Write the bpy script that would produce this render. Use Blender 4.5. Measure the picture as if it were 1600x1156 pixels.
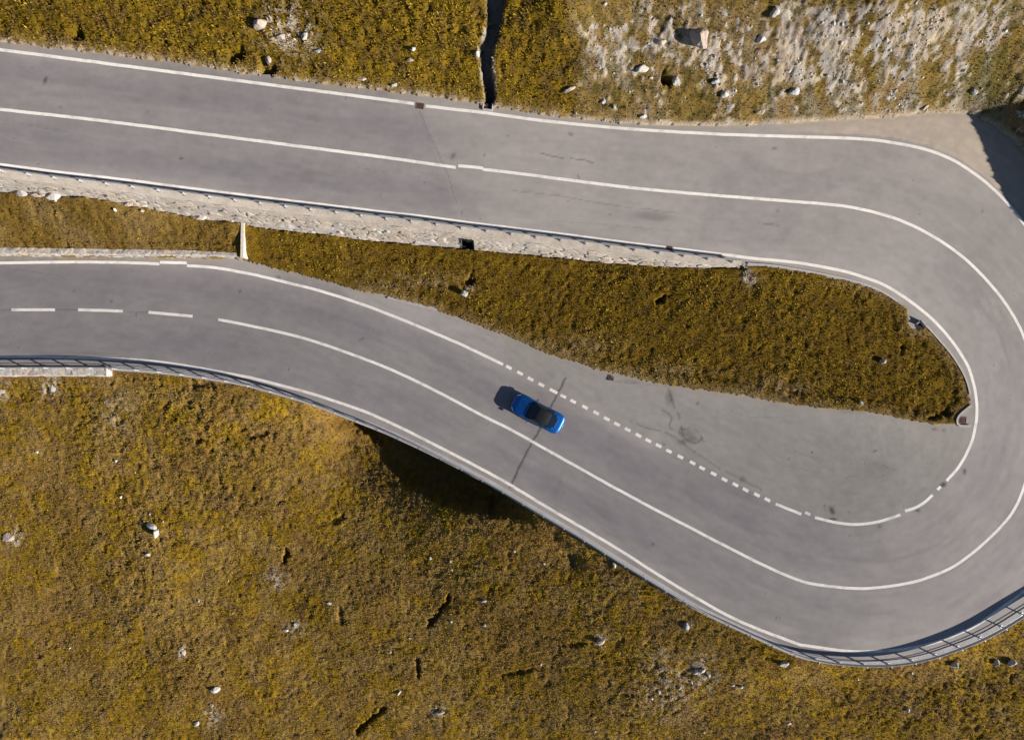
import bpy, math, random
import numpy as np
from mathutils import Vector, Matrix

R_ = math.radians
scene = bpy.context.scene
for o in list(bpy.data.objects): bpy.data.objects.remove(o)
random.seed(7)
rng = np.random.default_rng(11)
C = scene.collection

# ---------------------------------------------------------------- camera, sky, sun, exposure
CAMZ = 68.0          # drone height above the lowest road level, metres
FPX = 1202.0         # focal length in photo pixels (photo 1600 x 1156)
cam_d = bpy.data.cameras.new('camera'); cam = bpy.data.objects.new('camera', cam_d); C.objects.link(cam)
cam.location = (0, 0, CAMZ); cam.rotation_euler = (0, 0, 0)
cam_d.sensor_width = 36.0; cam_d.lens = FPX * 36.0 / 1600.0
cam_d.clip_start = 0.5; cam_d.clip_end = 3000
scene.camera = cam

SUN_EL = R_(20.5); SH = R_(24.5)      # shadows fall to the left and up, 25.5 deg above the picture's horizontal
sdir = Vector((math.cos(SH) * math.cos(SUN_EL), -math.sin(SH) * math.cos(SUN_EL), math.sin(SUN_EL)))  # towards the sun
sl = bpy.data.lights.new('sun', 'SUN'); sl.energy = 5.0; sl.angle = R_(0.55); sl.color = (1.0, 0.93, 0.83)
so = bpy.data.objects.new('sun', sl); C.objects.link(so)
so.rotation_euler = sdir.to_track_quat('Z', 'Y').to_euler(); so.location = (60, -30, 40)
world = bpy.data.worlds.new('World'); scene.world = world; world.use_nodes = True
wn = world.node_tree
for n in list(wn.nodes): wn.nodes.remove(n)
sky = wn.nodes.new('ShaderNodeTexSky'); sky.sky_type = 'NISHITA'; sky.sun_disc = False
sky.sun_elevation = SUN_EL; sky.sun_rotation = math.atan2(sdir.x, sdir.y)
sky.altitude = 2200; sky.air_density = 1.0; sky.dust_density = 0.4; sky.ozone_density = 1.5
bgn = wn.nodes.new('ShaderNodeBackground'); bgn.inputs['Strength'].default_value = 0.05
wo = wn.nodes.new('ShaderNodeOutputWorld')
wn.links.new(sky.outputs[0], bgn.inputs[0]); wn.links.new(bgn.outputs[0], wo.inputs[0])
scene.view_settings.view_transform = 'Standard'; scene.view_settings.look = 'None'
scene.view_settings.gamma = 1.0; scene.view_settings.exposure = 1.0

# ---------------------------------------------------------------- small maths helpers
def W(px, py, z):
    d = (CAMZ - z) / FPX
    return (px - 800.0) * d, (578.0 - py) * d
def PX(x, y, z):
    k = FPX / (CAMZ - z)
    return 800.0 + x * k, 578.0 - y * k

def resample(pts, step):
    p = np.asarray(pts, float)
    seg = np.linalg.norm(np.diff(p[:, :2], axis=0), axis=1)
    s = np.concatenate([[0], np.cumsum(seg)])
    n = max(2, int(round(s[-1] / step)) + 1)
    t = np.linspace(0, s[-1], n)
    return np.stack([np.interp(t, s, p[:, k]) for k in range(p.shape[1])], 1)

def smooth(pts, step=6.0, it=2):
    """rounded polyline: Catmull-Rom through the traced points"""
    p = np.asarray(pts, float)
    out = []
    for i in range(len(p) - 1):
        p0 = p[max(i - 1, 0)]; p1 = p[i]; p2 = p[i + 1]; p3 = p[min(i + 2, len(p) - 1)]
        n = max(2, int(np.linalg.norm(p2 - p1) / step))
        for k in range(n):
            t = k / n
            out.append(0.5 * ((2 * p1) + (-p0 + p2) * t + (2 * p0 - 5 * p1 + 4 * p2 - p3) * t * t + (-p0 + 3 * p1 - 3 * p2 + p3) * t ** 3))
    out.append(p[-1])
    return np.array(out)

_tab = [rng.random((256, 256)) for _ in range(6)]
def vnoise(x, y, k=0):
    t = _tab[k % 6]
    xi = np.floor(x).astype(int); yi = np.floor(y).astype(int)
    fx = x - xi; fy = y - yi
    fx = fx * fx * (3 - 2 * fx); fy = fy * fy * (3 - 2 * fy)
    x0 = xi & 255; x1 = (xi + 1) & 255; y0 = yi & 255; y1 = (yi + 1) & 255
    return (t[x0, y0] * (1 - fx) + t[x1, y0] * fx) * (1 - fy) + (t[x0, y1] * (1 - fx) + t[x1, y1] * fx) * fy
def fbm(x, y, size, octv=4, k=0, gain=0.5):
    a = 1.0; tot = 0; s = 0
    x = x / size + 31.7 * k; y = y / size + 17.3 * k
    for i in range(octv):
        s = s + a * vnoise(x, y, k + i); tot += a
        x, y = (x * 0.8 - y * 0.6) * 2.03 + 5.1, (x * 0.6 + y * 0.8) * 2.03 + 9.7
        a *= gain
    return s / tot
def sstep(a, b, x):
    t = np.clip((x - a) / (b - a), 0, 1); return t * t * (3 - 2 * t)

def worley(x, y, seed=3):
    xi = np.floor(x).astype(int); yi = np.floor(y).astype(int)
    r = np.random.default_rng(seed); jx = r.random((256, 256)); jy = r.random((256, 256)); cv = r.random((256, 256))
    f1 = np.full(x.shape, 9.0); f2 = np.full(x.shape, 9.0); cid = np.zeros(x.shape)
    for dx in (-1, 0, 1):
        for dy in (-1, 0, 1):
            cx = xi + dx; cy = yi + dy
            a = cx & 255; b = cy & 255
            d = np.hypot(cx + jx[a, b] - x, cy + jy[a, b] - y)
            n1 = d < f1
            f2 = np.where(n1, f1, np.minimum(f2, d)); cid = np.where(n1, cv[a, b], cid); f1 = np.where(n1, d, f1)
    return f1, f2, cid

def in_poly(x, y, poly):
    c = np.zeros(x.shape, bool); p = poly; j = len(p) - 1
    for i in range(len(p)):
        xi, yi = p[i][0], p[i][1]; xj, yj = p[j][0], p[j][1]
        if yi != yj:
            m = ((yi > y) != (yj > y)) & (x < (xj - xi) * (y - yi) / (yj - yi) + xi)
            c ^= m
        j = i
    return c
def dist_line(x, y, line, closed=False):
    d = np.full(x.shape, 1e9); n = len(line)
    for i in range(n if closed else n - 1):
        ax, ay = line[i][0], line[i][1]; bx, by = line[(i + 1) % n][0], line[(i + 1) % n][1]
        vx, vy = bx - ax, by - ay; L = vx * vx + vy * vy
        if L < 1e-12: continue
        t = np.clip(((x - ax) * vx + (y - ay) * vy) / L, 0, 1)
        d = np.minimum(d, (x - ax - t * vx) ** 2 + (y - ay - t * vy) ** 2)
    return np.sqrt(d)

# ---------------------------------------------------------------- road layout (traced plan, then laid out in metres with its own heights)
CL_solid_low = [(341,499),(400,511),(470,527),(540,550),(610,577),(680,610),(750,647),(800,672),(850,700),(900,728),(950,756),(1000,783),
    (1032,800),(1088,829),(1134,853),(1190,881),(1240,903),(1278,913),(1349,919),(1417,911),(1455,900),(1494,882),(1540,846),(1580,803),(1600,760),
    (1617,700),(1622,640),(1614,580),(1600,527),(1575,480),(1540,436),(1500,398),(1450,365),(1400,342),(1350,328),(1300,320),
    (1200,312),(1100,304),(1000,295),(900,283),(800,270),(755,265)]
CL_top = [(712,262),(600,246),(500,233),(400,220),(300,207),(200,194),(100,182),(0,171),(-200,145),(-700,80)]
CL = [(-700,505),(-300,489),(0,484),(86,483.5),(192,486),(301,494)] + CL_solid_low + CL_top
cls = smooth(CL, 10)
cum = np.concatenate([[0], np.cumsum(np.linalg.norm(np.diff(cls, axis=0), axis=1))])
ia = int(np.argmin(np.hypot(cls[:, 0] - 0, cls[:, 1] - 484))); ib = int(np.argmin(np.hypot(cls[:, 0] - 0, cls[:, 1] - 171)))
ztop = 8.0
cz = (cum - cum[ia]) / (cum[ib] - cum[ia]) * ztop
cwx, cwy = W(cls[:, 0], cls[:, 1], cz)
CW = resample(np.stack([cwx, cwy, cz], 1), 1.5)
CWs = np.concatenate([[0], np.cumsum(np.linalg.norm(np.diff(CW[:, :2], axis=0), axis=1))])
def zroad(x, y):
    x = np.asarray(x, float); y = np.asarray(y, float); sh = x.shape
    x = x.ravel(); y = y.ravel(); out = np.empty(len(x))
    for a in range(0, len(x), 60000):
        d2 = (x[a:a+60000, None] - CW[None, :, 0]) ** 2 + (y[a:a+60000, None] - CW[None, :, 1]) ** 2 + 9.0
        w = d2 ** -3.2
        out[a:a+60000] = (w * CW[None, :, 2]).sum(1) / w.sum(1)
    return out.reshape(sh)
def R(pts, dz=0.0):
    """points on the road surface from the traced plan -> metres (x, y, z)"""
    p = np.asarray(pts, float); z = np.full(len(p), 3.0)
    for _ in range(12):
        x, y = W(p[:, 0], p[:, 1], z + dz); z = zroad(x, y)
    return np.stack([x, y, z + dz], 1)

TOP_LINE = [(-700,-13),(0,78),(100,91),(200,104),(300,117),(400,130),(500,143),(600,156),(647,162.5)]
TOP_LINE2 = [(665,166),(760,177),(850,189),(950,199),(1050,206),(1150,211),(1250,214),(1340,217),(1400,224),(1450,235),(1490,251),(1530,277),
    (1565,308),(1595,343),(1628,390),(1662,446),(1700,520),(1722,600),(1725,680),(1708,760),(1675,835),(1640,884),(1600,923),(1585,935),(1529,974),
    (1500,988),(1465,1002),(1416,1013),(1366,1017),(1322,1016.5),(1260,1008),(1240,1003),(1149,967),(1057,915),(965,857),(940,842),(863,797),(795,756),
    (740,726),(680,695),(630,670),(580,647),(530,629),(480,613),(400,592),(360,584),(310,575),(260,567),(220,563),(180,561),(101,558),(0,557),(-300,560),(-700,575)]
IN_TOP = [(-700,167),(0,257.5),(88,269),(200,282),(300,295),(440,312.5),(520,322),(600,332),(660,338.5),(730,348),(800,356.5),(900,369),(960,377),(1040,387)]
IN_TOP2 = [(1052,388.5),(1140,399),(1180,404),(1249,411),(1318.5,424),(1374,442),(1403,458),(1437,482),(1465.6,507.6),(1494,542),(1513,574),(1523,608),(1526.5,641),
    (1522,677),(1514,700),(1506,716),(1495,733),(1479,751)]
IN_C = [(1470,760),(1464.6,765)]
IN_D = [(1457,773),(1445,784),(1430,793),(1414,798)]
IN_E = [(1407,804),(1371,815),(1337.5,819),(1306,816),(1273,808)]
IN_F = [(1266,804),(1258,800)]
IN_G = [(1252,803),(1212,787)]
IN_DASH = [(795,574),(812.5,583),(829,592),(846,601),(865,611),(880,619),(895.5,627),(914,636),(931.5,645),(948,654),(964,662.6),(980.6,671),(997.5,680),(1013,688),
    (1029,696),(1045,704.5),(1063,713.6),(1082,723),(1097,731),(1115,740),(1132,749),(1149,757),(1165,765),(1182.5,773),(1199,780.5)]
IN_LOW = [(786,569.5),(727,541),(705,531.5),(635,502),(566,475.5),(500,454.5),(466,446),(400,430),(340,419),(292,415)]
IN_LOWJ = [(292,411),(250,410)]
IN_LOW2 = [(249,412.5),(200,410.5),(120,409.5),(60,410),(0,411),(-300,416),(-700,430)]
# outlines of the paving / grass borders
OUT_TOP = [(-700,-25),(0,66),(100,78),(200,90),(300,103),(400,118),(500,132),(600,143),(700,156),(760,166),(850,180),(950,192),(1050,197),(1150,197),(1200,195),
    (1300,189),(1400,183),(1450,178),(1500,178),(1525,184),(1560,203),(1600,240),(1660,330),(1715,430),(1755,520),(1772,610),(1775,680),(1757,770),(1722,850),(1670,915)]
OUT_LOW = [(1600,957),(1578,971),(1537,995),(1481,1017),(1440,1030),(1385,1038.5),(1322,1037.5),(1285,1033),(1240,1022),(1165,988),(1088,951),(1026,914),(965,877),
    (903,838),(835,798),(790,771),(746,746),(674,709),(605,677),(567,662),(483,630),(400,606),(360,597),(260,583),(168,576)]
OUT_LEFT = [(166,587),(101,586.5),(0,587),(-300,591),(-700,605)]
BASE_A = [(-700,210),(0,299),(37,300),(62,305),(103,307),(126,306),(154,311),(176,315),(200,320),(240,327),(290,337),(327,344),(376,347),(381,352),(440,360),
    (480,364),(520,368),(560,373.5),(600,378),(660,383),(717,388),(739,390),(800,396),(883,404),(938,410),(1000,414),(1049,417),(1090,418),(1146,418),(1165,415)]
ISL_TOP = [(1165,415),(1180,415),(1208,417),(1249,423),(1305,434),(1346,444),(1379,457),(1408.5,475),(1419,484),(1420,504),(1427.5,515),(1443,510),(1452,515),(1465.6,530),
    (1486.5,555),(1504,582),(1511,597),(1514,614),(1516.6,633),(1496,650),(1496,665)]
ISL_LOW = [(1496,665),(1457,663),(1415,656),(1360,645),(1263,636),(1215,629),(1160,618),(1105,611),(1035,601),(966,584),(938,579),(897,566),(855,553),(800,528),
    (750,510),(700,492),(660,478),(600,462),(550,452),(500,437),(450,425),(400,412),(382,406)]
LW_BACK = [(372,396),(300,392),(200,390),(100,388.5),(0,387.5),(-300,392),(-700,405)]
LW_FRONT = [(378,405),(300,403.5),(200,402.5),(100,402),(0,401),(-300,406),(-700,420)]

w_outtop = R(smooth(OUT_TOP, 14)); w_outlow = R(smooth(OUT_LOW, 14)); w_outleft = R(smooth(OUT_LEFT, 30))
# stone retaining wall under the upper road: coping edge on the road, then a battered face down to the traced foot
BAT = 0.22
def coping_edge(p, off): return [(x, y + off) for x, y in p]
inl = smooth(IN_TOP[:-1] + [(1040,387),(1140,399),(1180,404)], 10)
foot = smooth(BASE_A, 10)
xs = np.arange(-700, 1166, 6.0)
y_line = np.interp(xs, inl[:, 0], inl[:, 1]); y_foot = np.interp(xs, foot[:, 0], foot[:, 1])
cop_w = np.minimum(15.0, (y_foot - y_line) * 0.55)
cop_in = R(np.stack([xs, y_line + 4.5], 1)); cop_out = R(np.stack([xs, y_line + 4.5 + cop_w], 1))
wallA_h = np.zeros(len(xs)); footW = np.zeros((len(xs), 3))
tw_ = np.gradient(cop_out[:, :2], axis=0); tw_ /= np.linalg.norm(tw_, axis=1)[:, None]
wn_x, wn_y = tw_[:, 1], -tw_[:, 0]
for i in range(len(xs)):
    x0, y0, z0 = cop_out[i]; hs = np.arange(0.0, 6.0, 0.01)
    fx = x0 + wn_x[i] * BAT * hs; fy = y0 + wn_y[i] * BAT * hs; fz = z0 - hs
    pu, pv = PX(fx, fy, fz); bad = pv >= np.interp(pu, foot[:, 0], foot[:, 1])
    wallA_h[i] = hs[np.argmax(bad)] if bad.any() else 6.0
wallA_h = np.convolve(np.pad(wallA_h, 2, mode='edge'), np.ones(5) / 5, 'valid')
footW = np.stack([cop_out[:, 0] + wn_x * BAT * wallA_h, cop_out[:, 1] + wn_y * BAT * wallA_h, cop_out[:, 2] - wallA_h], 1)
w_isltop = R(smooth(ISL_TOP, 8)); w_isllow = R(smooth(ISL_LOW, 12))
LWH = 1.25
w_lwf = R(smooth(LW_FRONT, 30)); 
p = np.asarray(smooth(LW_BACK, 30)); zz = np.interp(-p[:, 0], -np.asarray(smooth(LW_FRONT, 30))[:, 0], w_lwf[:, 2]) + LWH
_x, _y = W(p[:, 0], p[:, 1], zz); w_lwb = np.stack([_x, _y, zz], 1)

# depth of the ground below the road edge along the lower outer side (deep hollow beside the middle of the straight)
def drop_at(px):
    return np.interp(px, [-700,160,420,480,510,560,600,660,720,770,810,835,860,1700], [0.9,0.9,0.4,2.0,5.0,7.2,7.4,6.9,6.2,5.0,3.0,1.0,0.3,0.3])

# hard polygon = everything that is not grass
HARD = np.concatenate([w_outtop[:, :2], w_outlow[:, :2], w_outleft[:, :2], w_lwb[::-1][:, :2],
                       w_isllow[::-1][:, :2], w_isltop[::-1][:, :2], footW[::-1][:, :2]])
# (terrace between the two stone walls is cut back out below)
tr = PX(footW[:, 0], footW[:, 1], footW[:, 2])[0] < 379
TERR = np.concatenate([footW[tr][:, :2], w_lwb[:, :2]])
HARD = np.concatenate([w_outtop[:, :2], w_outlow[:, :2], w_outleft[:, :2], w_lwf[::-1][:, :2],
                       w_isllow[::-1][:, :2], w_isltop[::-1][:, :2], footW[~tr][::-1][:, :2], footW[tr][::-1][:, :2]])
ROADP = np.concatenate([w_outtop[:, :2], w_outlow[:, :2], w_outleft[:, :2], w_lwf[::-1][:, :2],
                       w_isllow[::-1][:, :2], w_isltop[::-1][:, :2], cop_out[::-1][:, :2]])
WALLP = np.concatenate([cop_out[:, :2], footW[::-1][:, :2]])
LWP = np.concatenate([w_lwf[:, :2], w_lwb[::-1][:, :2]])

# ---------------------------------------------------------------- coarse ground heights: relaxed sheet through the known heights
GX0, GX1, GY0, GY1, GS = -75.0, 80.0, -58.0, 56.0, 0.35
gx = np.arange(GX0, GX1 + GS, GS); gy = np.arange(GY0, GY1 + GS, GS)
cons = []
def con(pts3):
    q = resample(pts3, 0.25)
    cons.append(q)
def conpx(pts):   # (px, py, z)
    q = np.array([(*W(a, b, z), z) for a, b, z in pts]); con(q)
con(w_outtop + np.array([0, 0, 0.03])); 
px_o = PX(w_outlow[:, 0], w_outlow[:, 1], w_outlow[:, 2])[0]
t = w_outlow.copy(); t[:, 2] -= drop_at(px_o); con(t)
t = w_outleft.copy(); t[:, 2] -= 0.9; con(t)
con(footW); con(w_isltop - np.array([0, 0, 0.05])); con(w_isllow); con(w_lwb - np.array([0, 0, 0.06]))
# hollow beside the straight, with a grassy shoulder on its sunward side
conpx([(528,650,-5.2),(560,672,-5.5),(592,693,-5.3),(640,735,-4.4),(700,770,-3.2),(740,784,-2.3),(770,792,-1.5),(800,798,-0.4)])
conpx([(440,640,-1.2),(508,668,-3.0),(546,690,-4.6),(580,716,-4.2),(628,758,-3.0),(690,792,-1.6),(740,804,-0.5),(780,811,0.2),(815,822,0.5)])
conpx([(540,652,-6.0),(585,680,-6.0),(620,702,-5.0),(655,727,-4.6),(700,748,-4.2),(745,768,-3.4),(785,786,-2.2)])
conpx([(835,801,1.3),(850,822,1.2),(870,846,0.7),(895,872,0.2)])
conpx([(880,838,1.5),(940,880,1.5),(1010,930,1.6),(1090,975,1.9),(1180,1016,2.2),(1240,1046,2.4)])
# slope below the road
conpx([(-400,760,-3.2),(0,760,-3.4),(200,760,-3.2),(350,760,-3.0)])
conpx([(0,1156,-8.5),(300,1156,-8.2),(600,1156,-7.0),(800,1156,-5.5),(1000,1156,-3.0),(1200,1156,-0.6),(1400,1156,0.6),(1600,1156,1.2),(1900,1156,1.6)])
conpx([(1200,1070,0.8),(1400,1080,1.6),(1600,1030,2.2),(1700,980,2.6)])
conpx([(1800,900,3.6),(1850,760,3.6),(1840,640,4.0)])
# hill above the upper road
conpx([(-600,-140,10.0),(0,0,9.8),(200,0,10.4),(400,0,10.8),(600,0,11.2),(750,0,11.5),(800,0,11.7),(1000,0,11.6),(1200,0,11.8),(1400,0,12.2),(1520,0,11.4),(1620,0,10.8),(1760,0,12.0)])
conpx([(-600,-320,14),(0,-200,16),(400,-200,17),(800,-200,18),(1200,-200,19),(1600,-200,20),(1900,-200,21)])
con(np.array([(41.2,21.4,6.6),(43.7,18.5,7.5),(45.5,16.1,7.8),(47.1,13.7,8.1),(48.5,11.3,8.2),(49.5,9.3,8.1),(50.6,7.2,6.8),(51.4,5.4,5.0)]))
con(np.array([(42.0,26.0,8.4),(47.0,21.0,8.6),(50.5,16.0,8.6),(53.0,11.0,8.2),(55.0,7.0,6.6)]))
Z = np.full((len(gx), len(gy)), np.nan); cnt = np.zeros_like(Z); acc = np.zeros_like(Z)
for q in cons:
    i = np.round((q[:, 0] - GX0) / GS).astype(int); j = np.round((q[:, 1] - GY0) / GS).astype(int)
    ok = (i >= 0) & (j >= 0) & (i < len(gx)) & (j < len(gy))
    np.add.at(acc, (i[ok], j[ok]), q[ok, 2]); np.add.at(cnt, (i[ok], j[ok]), 1)
fix = cnt > 0
val = np.where(fix, acc / np.maximum(cnt, 1), 0)
XX, YY = np.meshgrid(gx, gy, indexing='ij')
rim = np.zeros_like(fix); rim[0, :] = rim[-1, :] = rim[:, 0] = rim[:, -1] = True
rimz = np.where(YY < 0, 0.36 * YY, 0.42 * YY) + np.where(YY < 0, 1.5, 2.5)
rimz = np.where((XX > 0) & (YY < 20), np.minimum(rimz, 2.0), rimz)
val = np.where(rim & ~fix, rimz, val); fix = fix | rim
def relax(val, fix, z, n):
    for _ in range(n):
        zn = z.copy()
        zn[1:-1, 1:-1] = 0.25 * (z[2:, 1:-1] + z[:-2, 1:-1] + z[1:-1, 2:] + z[1:-1, :-2])
        z = np.where(fix, val, z + 1.0 * (zn - z))
    return z
# multi-level
def levels(val, fix):
    if min(val.shape) < 12:
        z = np.where(fix, val, val[fix].mean()); return relax(val, fix, z, 400)
    nx, ny = (val.shape[0] + 1) // 2, (val.shape[1] + 1) // 2
    v2 = np.zeros((nx, ny)); c2 = np.zeros((nx, ny))
    ii, jj = np.nonzero(fix)
    np.add.at(v2, (ii // 2, jj // 2), val[ii, jj]); np.add.at(c2, (ii // 2, jj // 2), 1)
    z2 = levels(v2 / np.maximum(c2, 1), c2 > 0)
    ii = np.minimum(np.arange(val.shape[0]) / 2, nx - 1.001); jj = np.minimum(np.arange(val.shape[1]) / 2, ny - 1.001)
    i0 = ii.astype(int); j0 = jj.astype(int); fi = (ii - i0)[:, None]; fj = (jj - j0)[None]
    i1 = np.minimum(i0 + 1, nx - 1); j1 = np.minimum(j0 + 1, ny - 1)
    z = (z2[np.ix_(i0, j0)] * (1 - fi) + z2[np.ix_(i1, j0)] * fi) * (1 - fj) + (z2[np.ix_(i0, j1)] * (1 - fi) + z2[np.ix_(i1, j1)] * fi) * fj
    return relax(val, fix, np.where(fix, val, z), 120)
ZC = levels(val, fix)
def zcoarse(x, y):
    u = np.clip((x - GX0) / GS, 0, len(gx) - 1.001); v = np.clip((y - GY0) / GS, 0, len(gy) - 1.001)
    i = u.astype(int); j = v.astype(int); a = u - i; b = v - j
    z = (ZC[i, j] * (1 - a) + ZC[i + 1, j] * a) * (1 - b) + (ZC[i, j + 1] * (1 - a) + ZC[i + 1, j + 1] * a) * b
    return z + 0.33 * np.where(y > GY1, y - GY1, 0) + 0.28 * np.where(y < GY0, y - GY0, 0)

# ---------------------------------------------------------------- mesh and object helpers
def mesh_np(name, V, F, mat, parent=None, smooth_=True, col=None, extra=None):
    me = bpy.data.meshes.new(name); V = np.asarray(V, np.float32); F = np.asarray(F, np.int32)
    k = F.shape[1]
    me.vertices.add(len(V)); me.vertices.foreach_set('co', V.ravel())
    me.loops.add(F.size); me.loops.foreach_set('vertex_index', F.ravel())
    me.polygons.add(len(F)); me.polygons.foreach_set('loop_start', np.arange(0, F.size, k, dtype=np.int32))
    me.polygons.foreach_set('loop_total', np.full(len(F), k, np.int32))
    me.polygons.foreach_set('use_smooth', np.full(len(F), smooth_, bool))
    if col is not None:
        c = np.ones((len(V), 4), np.float32); c[:, :3] = col
        a = me.attributes.new('tint', 'FLOAT_COLOR', 'POINT'); a.data.foreach_set('color', c.ravel())
    if extra:
        for kk, vv in extra.items():
            a = me.attributes.new(kk, 'FLOAT', 'POINT'); a.data.foreach_set('value', np.asarray(vv, np.float32))
    me.update(); me.validate()
    if mat: me.materials.append(mat)
    o = bpy.data.objects.new(name, me); C.objects.link(o)
    if parent: o.parent = parent
    return o
class MB:
    def __init__(s): s.v = []; s.f = []
    def add(s, v, f):
        n = len(s.v); s.v += [tuple(map(float, q)) for q in v]; s.f += [tuple(n + i for i in q) for q in f]
    def box(s, c, d, M=None, bev=0):
        x, y, z = (q / 2 for q in d)
        v = [Vector((a * x, b * y, e * z)) for a in (-1, 1) for b in (-1, 1) for e in (-1, 1)]
        if M is not None: v = [M @ q for q in v]
        v = [q + Vector(c) for q in v]
        s.add(v, [(0, 1, 3, 2), (4, 6, 7, 5), (0, 4, 5, 1), (2, 3, 7, 6), (0, 2, 6, 4), (1, 5, 7, 3)])
    def tube(s, a, b, r, n=10, r2=None):
        a = Vector(a); b = Vector(b); r2 = r if r2 is None else r2
        d = (b - a).normalized(); u = d.orthogonal().normalized(); w = d.cross(u)
        v = []
        for p_, rr in ((a, r), (b, r2)):
            for i in range(n):
                t_ = 2 * math.pi * i / n; v.append(p_ + rr * (math.cos(t_) * u + math.sin(t_) * w))
        f = [(i, (i + 1) % n, n + (i + 1) % n, n + i) for i in range(n)] + [tuple(range(n))[::-1], tuple(range(n, 2 * n))]
        s.add(v, f)
    def build(s, name, mat, parent=None, smooth_=False, bevel=0):
        me = bpy.data.meshes.new(name); me.from_pydata(s.v, [], s.f); me.update()
        for p_ in me.polygons: p_.use_smooth = smooth_
        me.materials.append(mat)
        o = bpy.data.objects.new(name, me); C.objects.link(o)
        if parent: o.parent = parent
        if bevel:
            m = o.modifiers.new('bevel', 'BEVEL'); m.width = bevel; m.segments = 2; m.limit_method = 'ANGLE'
        return o
def tag(o, label=None, cat=None, group=None, kind=None):
    if label: o['label'] = label
    if cat: o['category'] = cat
    if group: o['group'] = group
    if kind: o['kind'] = kind
    return o
def empty(name, loc=(0, 0, 0), rz=0):
    o = bpy.data.objects.new(name, None); C.objects.link(o); o.location = loc; o.rotation_euler = (0, 0, rz); o.empty_display_size = 0.5
    return o
def grid_faces(nx, ny, keep=None):
    i, j = np.meshgrid(np.arange(nx - 1), np.arange(ny - 1), indexing='ij')
    a = i * ny + j; F = np.stack([a, a + ny, a + ny + 1, a + 1], -1)
    F = F[keep] if keep is not None else F.reshape(-1, 4)
    return F.reshape(-1, 4)
def compact(V, F, *arrs):
    u, inv = np.unique(F, return_inverse=True)
    return (V[u], inv.reshape(F.shape)) + tuple(a[u] for a in arrs)
def strip(name, line, wl, wr, mat, dz, parent=None, breaks=None):
    pass

# ---------------------------------------------------------------- materials
def mat_new(name, base=(0.5, 0.5, 0.5), rough=0.9, metal=0.0, tint=False, noise=None, bump=None, spec=0.3, coat=0):
    m = bpy.data.materials.new(name); m.use_nodes = True; nt = m.node_tree; b = nt.nodes['Principled BSDF']
    b.inputs['Roughness'].default_value = rough; b.inputs['Metallic'].default_value = metal
    b.inputs['Base Color'].default_value = (*base, 1)
    if 'Specular IOR Level' in b.inputs: b.inputs['Specular IOR Level'].default_value = spec
    if coat: b.inputs['Coat Weight'].default_value = coat; b.inputs['Coat Roughness'].default_value = 0.04
    src = None
    if tint:
        a = nt.nodes.new('ShaderNodeAttribute'); a.attribute_name = 'tint'; src = a.outputs['Color']
    else:
        r = nt.nodes.new('ShaderNodeRGB'); r.outputs[0].default_value = (*base, 1); src = r.outputs[0]
    tc = nt.nodes.new('ShaderNodeTexCoord')
    for (scale, amt, det) in (noise or []):
        n = nt.nodes.new('ShaderNodeTexNoise'); n.inputs['Scale'].default_value = scale; n.inputs['Detail'].default_value = det
        nt.links.new(tc.outputs['Object'], n.inputs['Vector'])
        mr = nt.nodes.new('ShaderNodeMapRange'); mr.inputs[1].default_value = 0.28; mr.inputs[2].default_value = 0.72
        mr.inputs[3].default_value = 1 - amt; mr.inputs[4].default_value = 1 + amt
        nt.links.new(n.outputs[0], mr.inputs[0])
        mx = nt.nodes.new('ShaderNodeVectorMath'); mx.operation = 'SCALE'
        nt.links.new(src, mx.inputs[0]); nt.links.new(mr.outputs[0], mx.inputs['Scale']); src = mx.outputs[0]
    nt.links.new(src, b.inputs['Base Color'])
    if bump:
        n = nt.nodes.new('ShaderNodeTexNoise'); n.inputs['Scale'].default_value = bump[0]; n.inputs['Detail'].default_value = 5
        nt.links.new(tc.outputs['Object'], n.inputs['Vector'])
        bp = nt.nodes.new('ShaderNodeBump'); bp.inputs['Distance'].default_value = bump[1]; bp.inputs['Strength'].default_value = 1.0
        nt.links.new(n.outputs[0], bp.inputs['Height']); nt.links.new(bp.outputs[0], b.inputs['Normal'])
    return m
M = {}
M['ground'] = mat_new('turf_ground', rough=1.0, tint=True, noise=[(9, 0.22, 4)], bump=(14, 0.05), spec=0.05)
M['grass'] = mat_new('grass_blades', rough=0.85, tint=True, spec=0.1)
M['asphalt'] = mat_new('asphalt', rough=0.92, tint=True, noise=[(60, 0.05, 3), (2.2, 0.03, 5)], bump=(70, 0.006), spec=0.15)
M['paint'] = mat_new('road_paint', rough=0.7, tint=True, noise=[(18, 0.12, 5), (3, .06, 3)], spec=0.2)
M['concrete'] = mat_new('concrete', (0.36, 0.335, 0.33), 0.95, noise=[(5, 0.12, 6), (30, 0.07, 4)], bump=(20, 0.01))
M['stone'] = mat_new('wall_stone', rough=0.95, tint=True, noise=[(11, 0.16, 6)], bump=(25, 0.03))
M['rock'] = mat_new('pale_rock', (0.40, 0.375, 0.35), 0.95, noise=[(4, 0.22, 6), (22, 0.12, 4)], bump=(9, 0.04))
M['rockpink'] = mat_new('pinkish_rock', (0.34, 0.28, 0.235), 0.95, noise=[(4, 0.22, 6), (22, 0.14, 4)], bump=(9, 0.05))
M['rockgrey'] = mat_new('grey_rock', (0.30, 0.30, 0.30), 0.95, noise=[(4, 0.25, 6), (22, 0.12, 4)], bump=(9, 0.05))
M['steel'] = mat_new('galvanised_steel', (0.55, 0.55, 0.56), 0.45, 0.65, noise=[(6, 0.1, 4)])
M['dark'] = mat_new('cavity_shade', (0.02, 0.02, 0.022), 0.95)  # near-black colour standing in for shade in openings
M['grate'] = mat_new('rusty_grate', (0.13, 0.07, 0.06), 0.8, 0.3, noise=[(20, 0.2, 4)])
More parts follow.
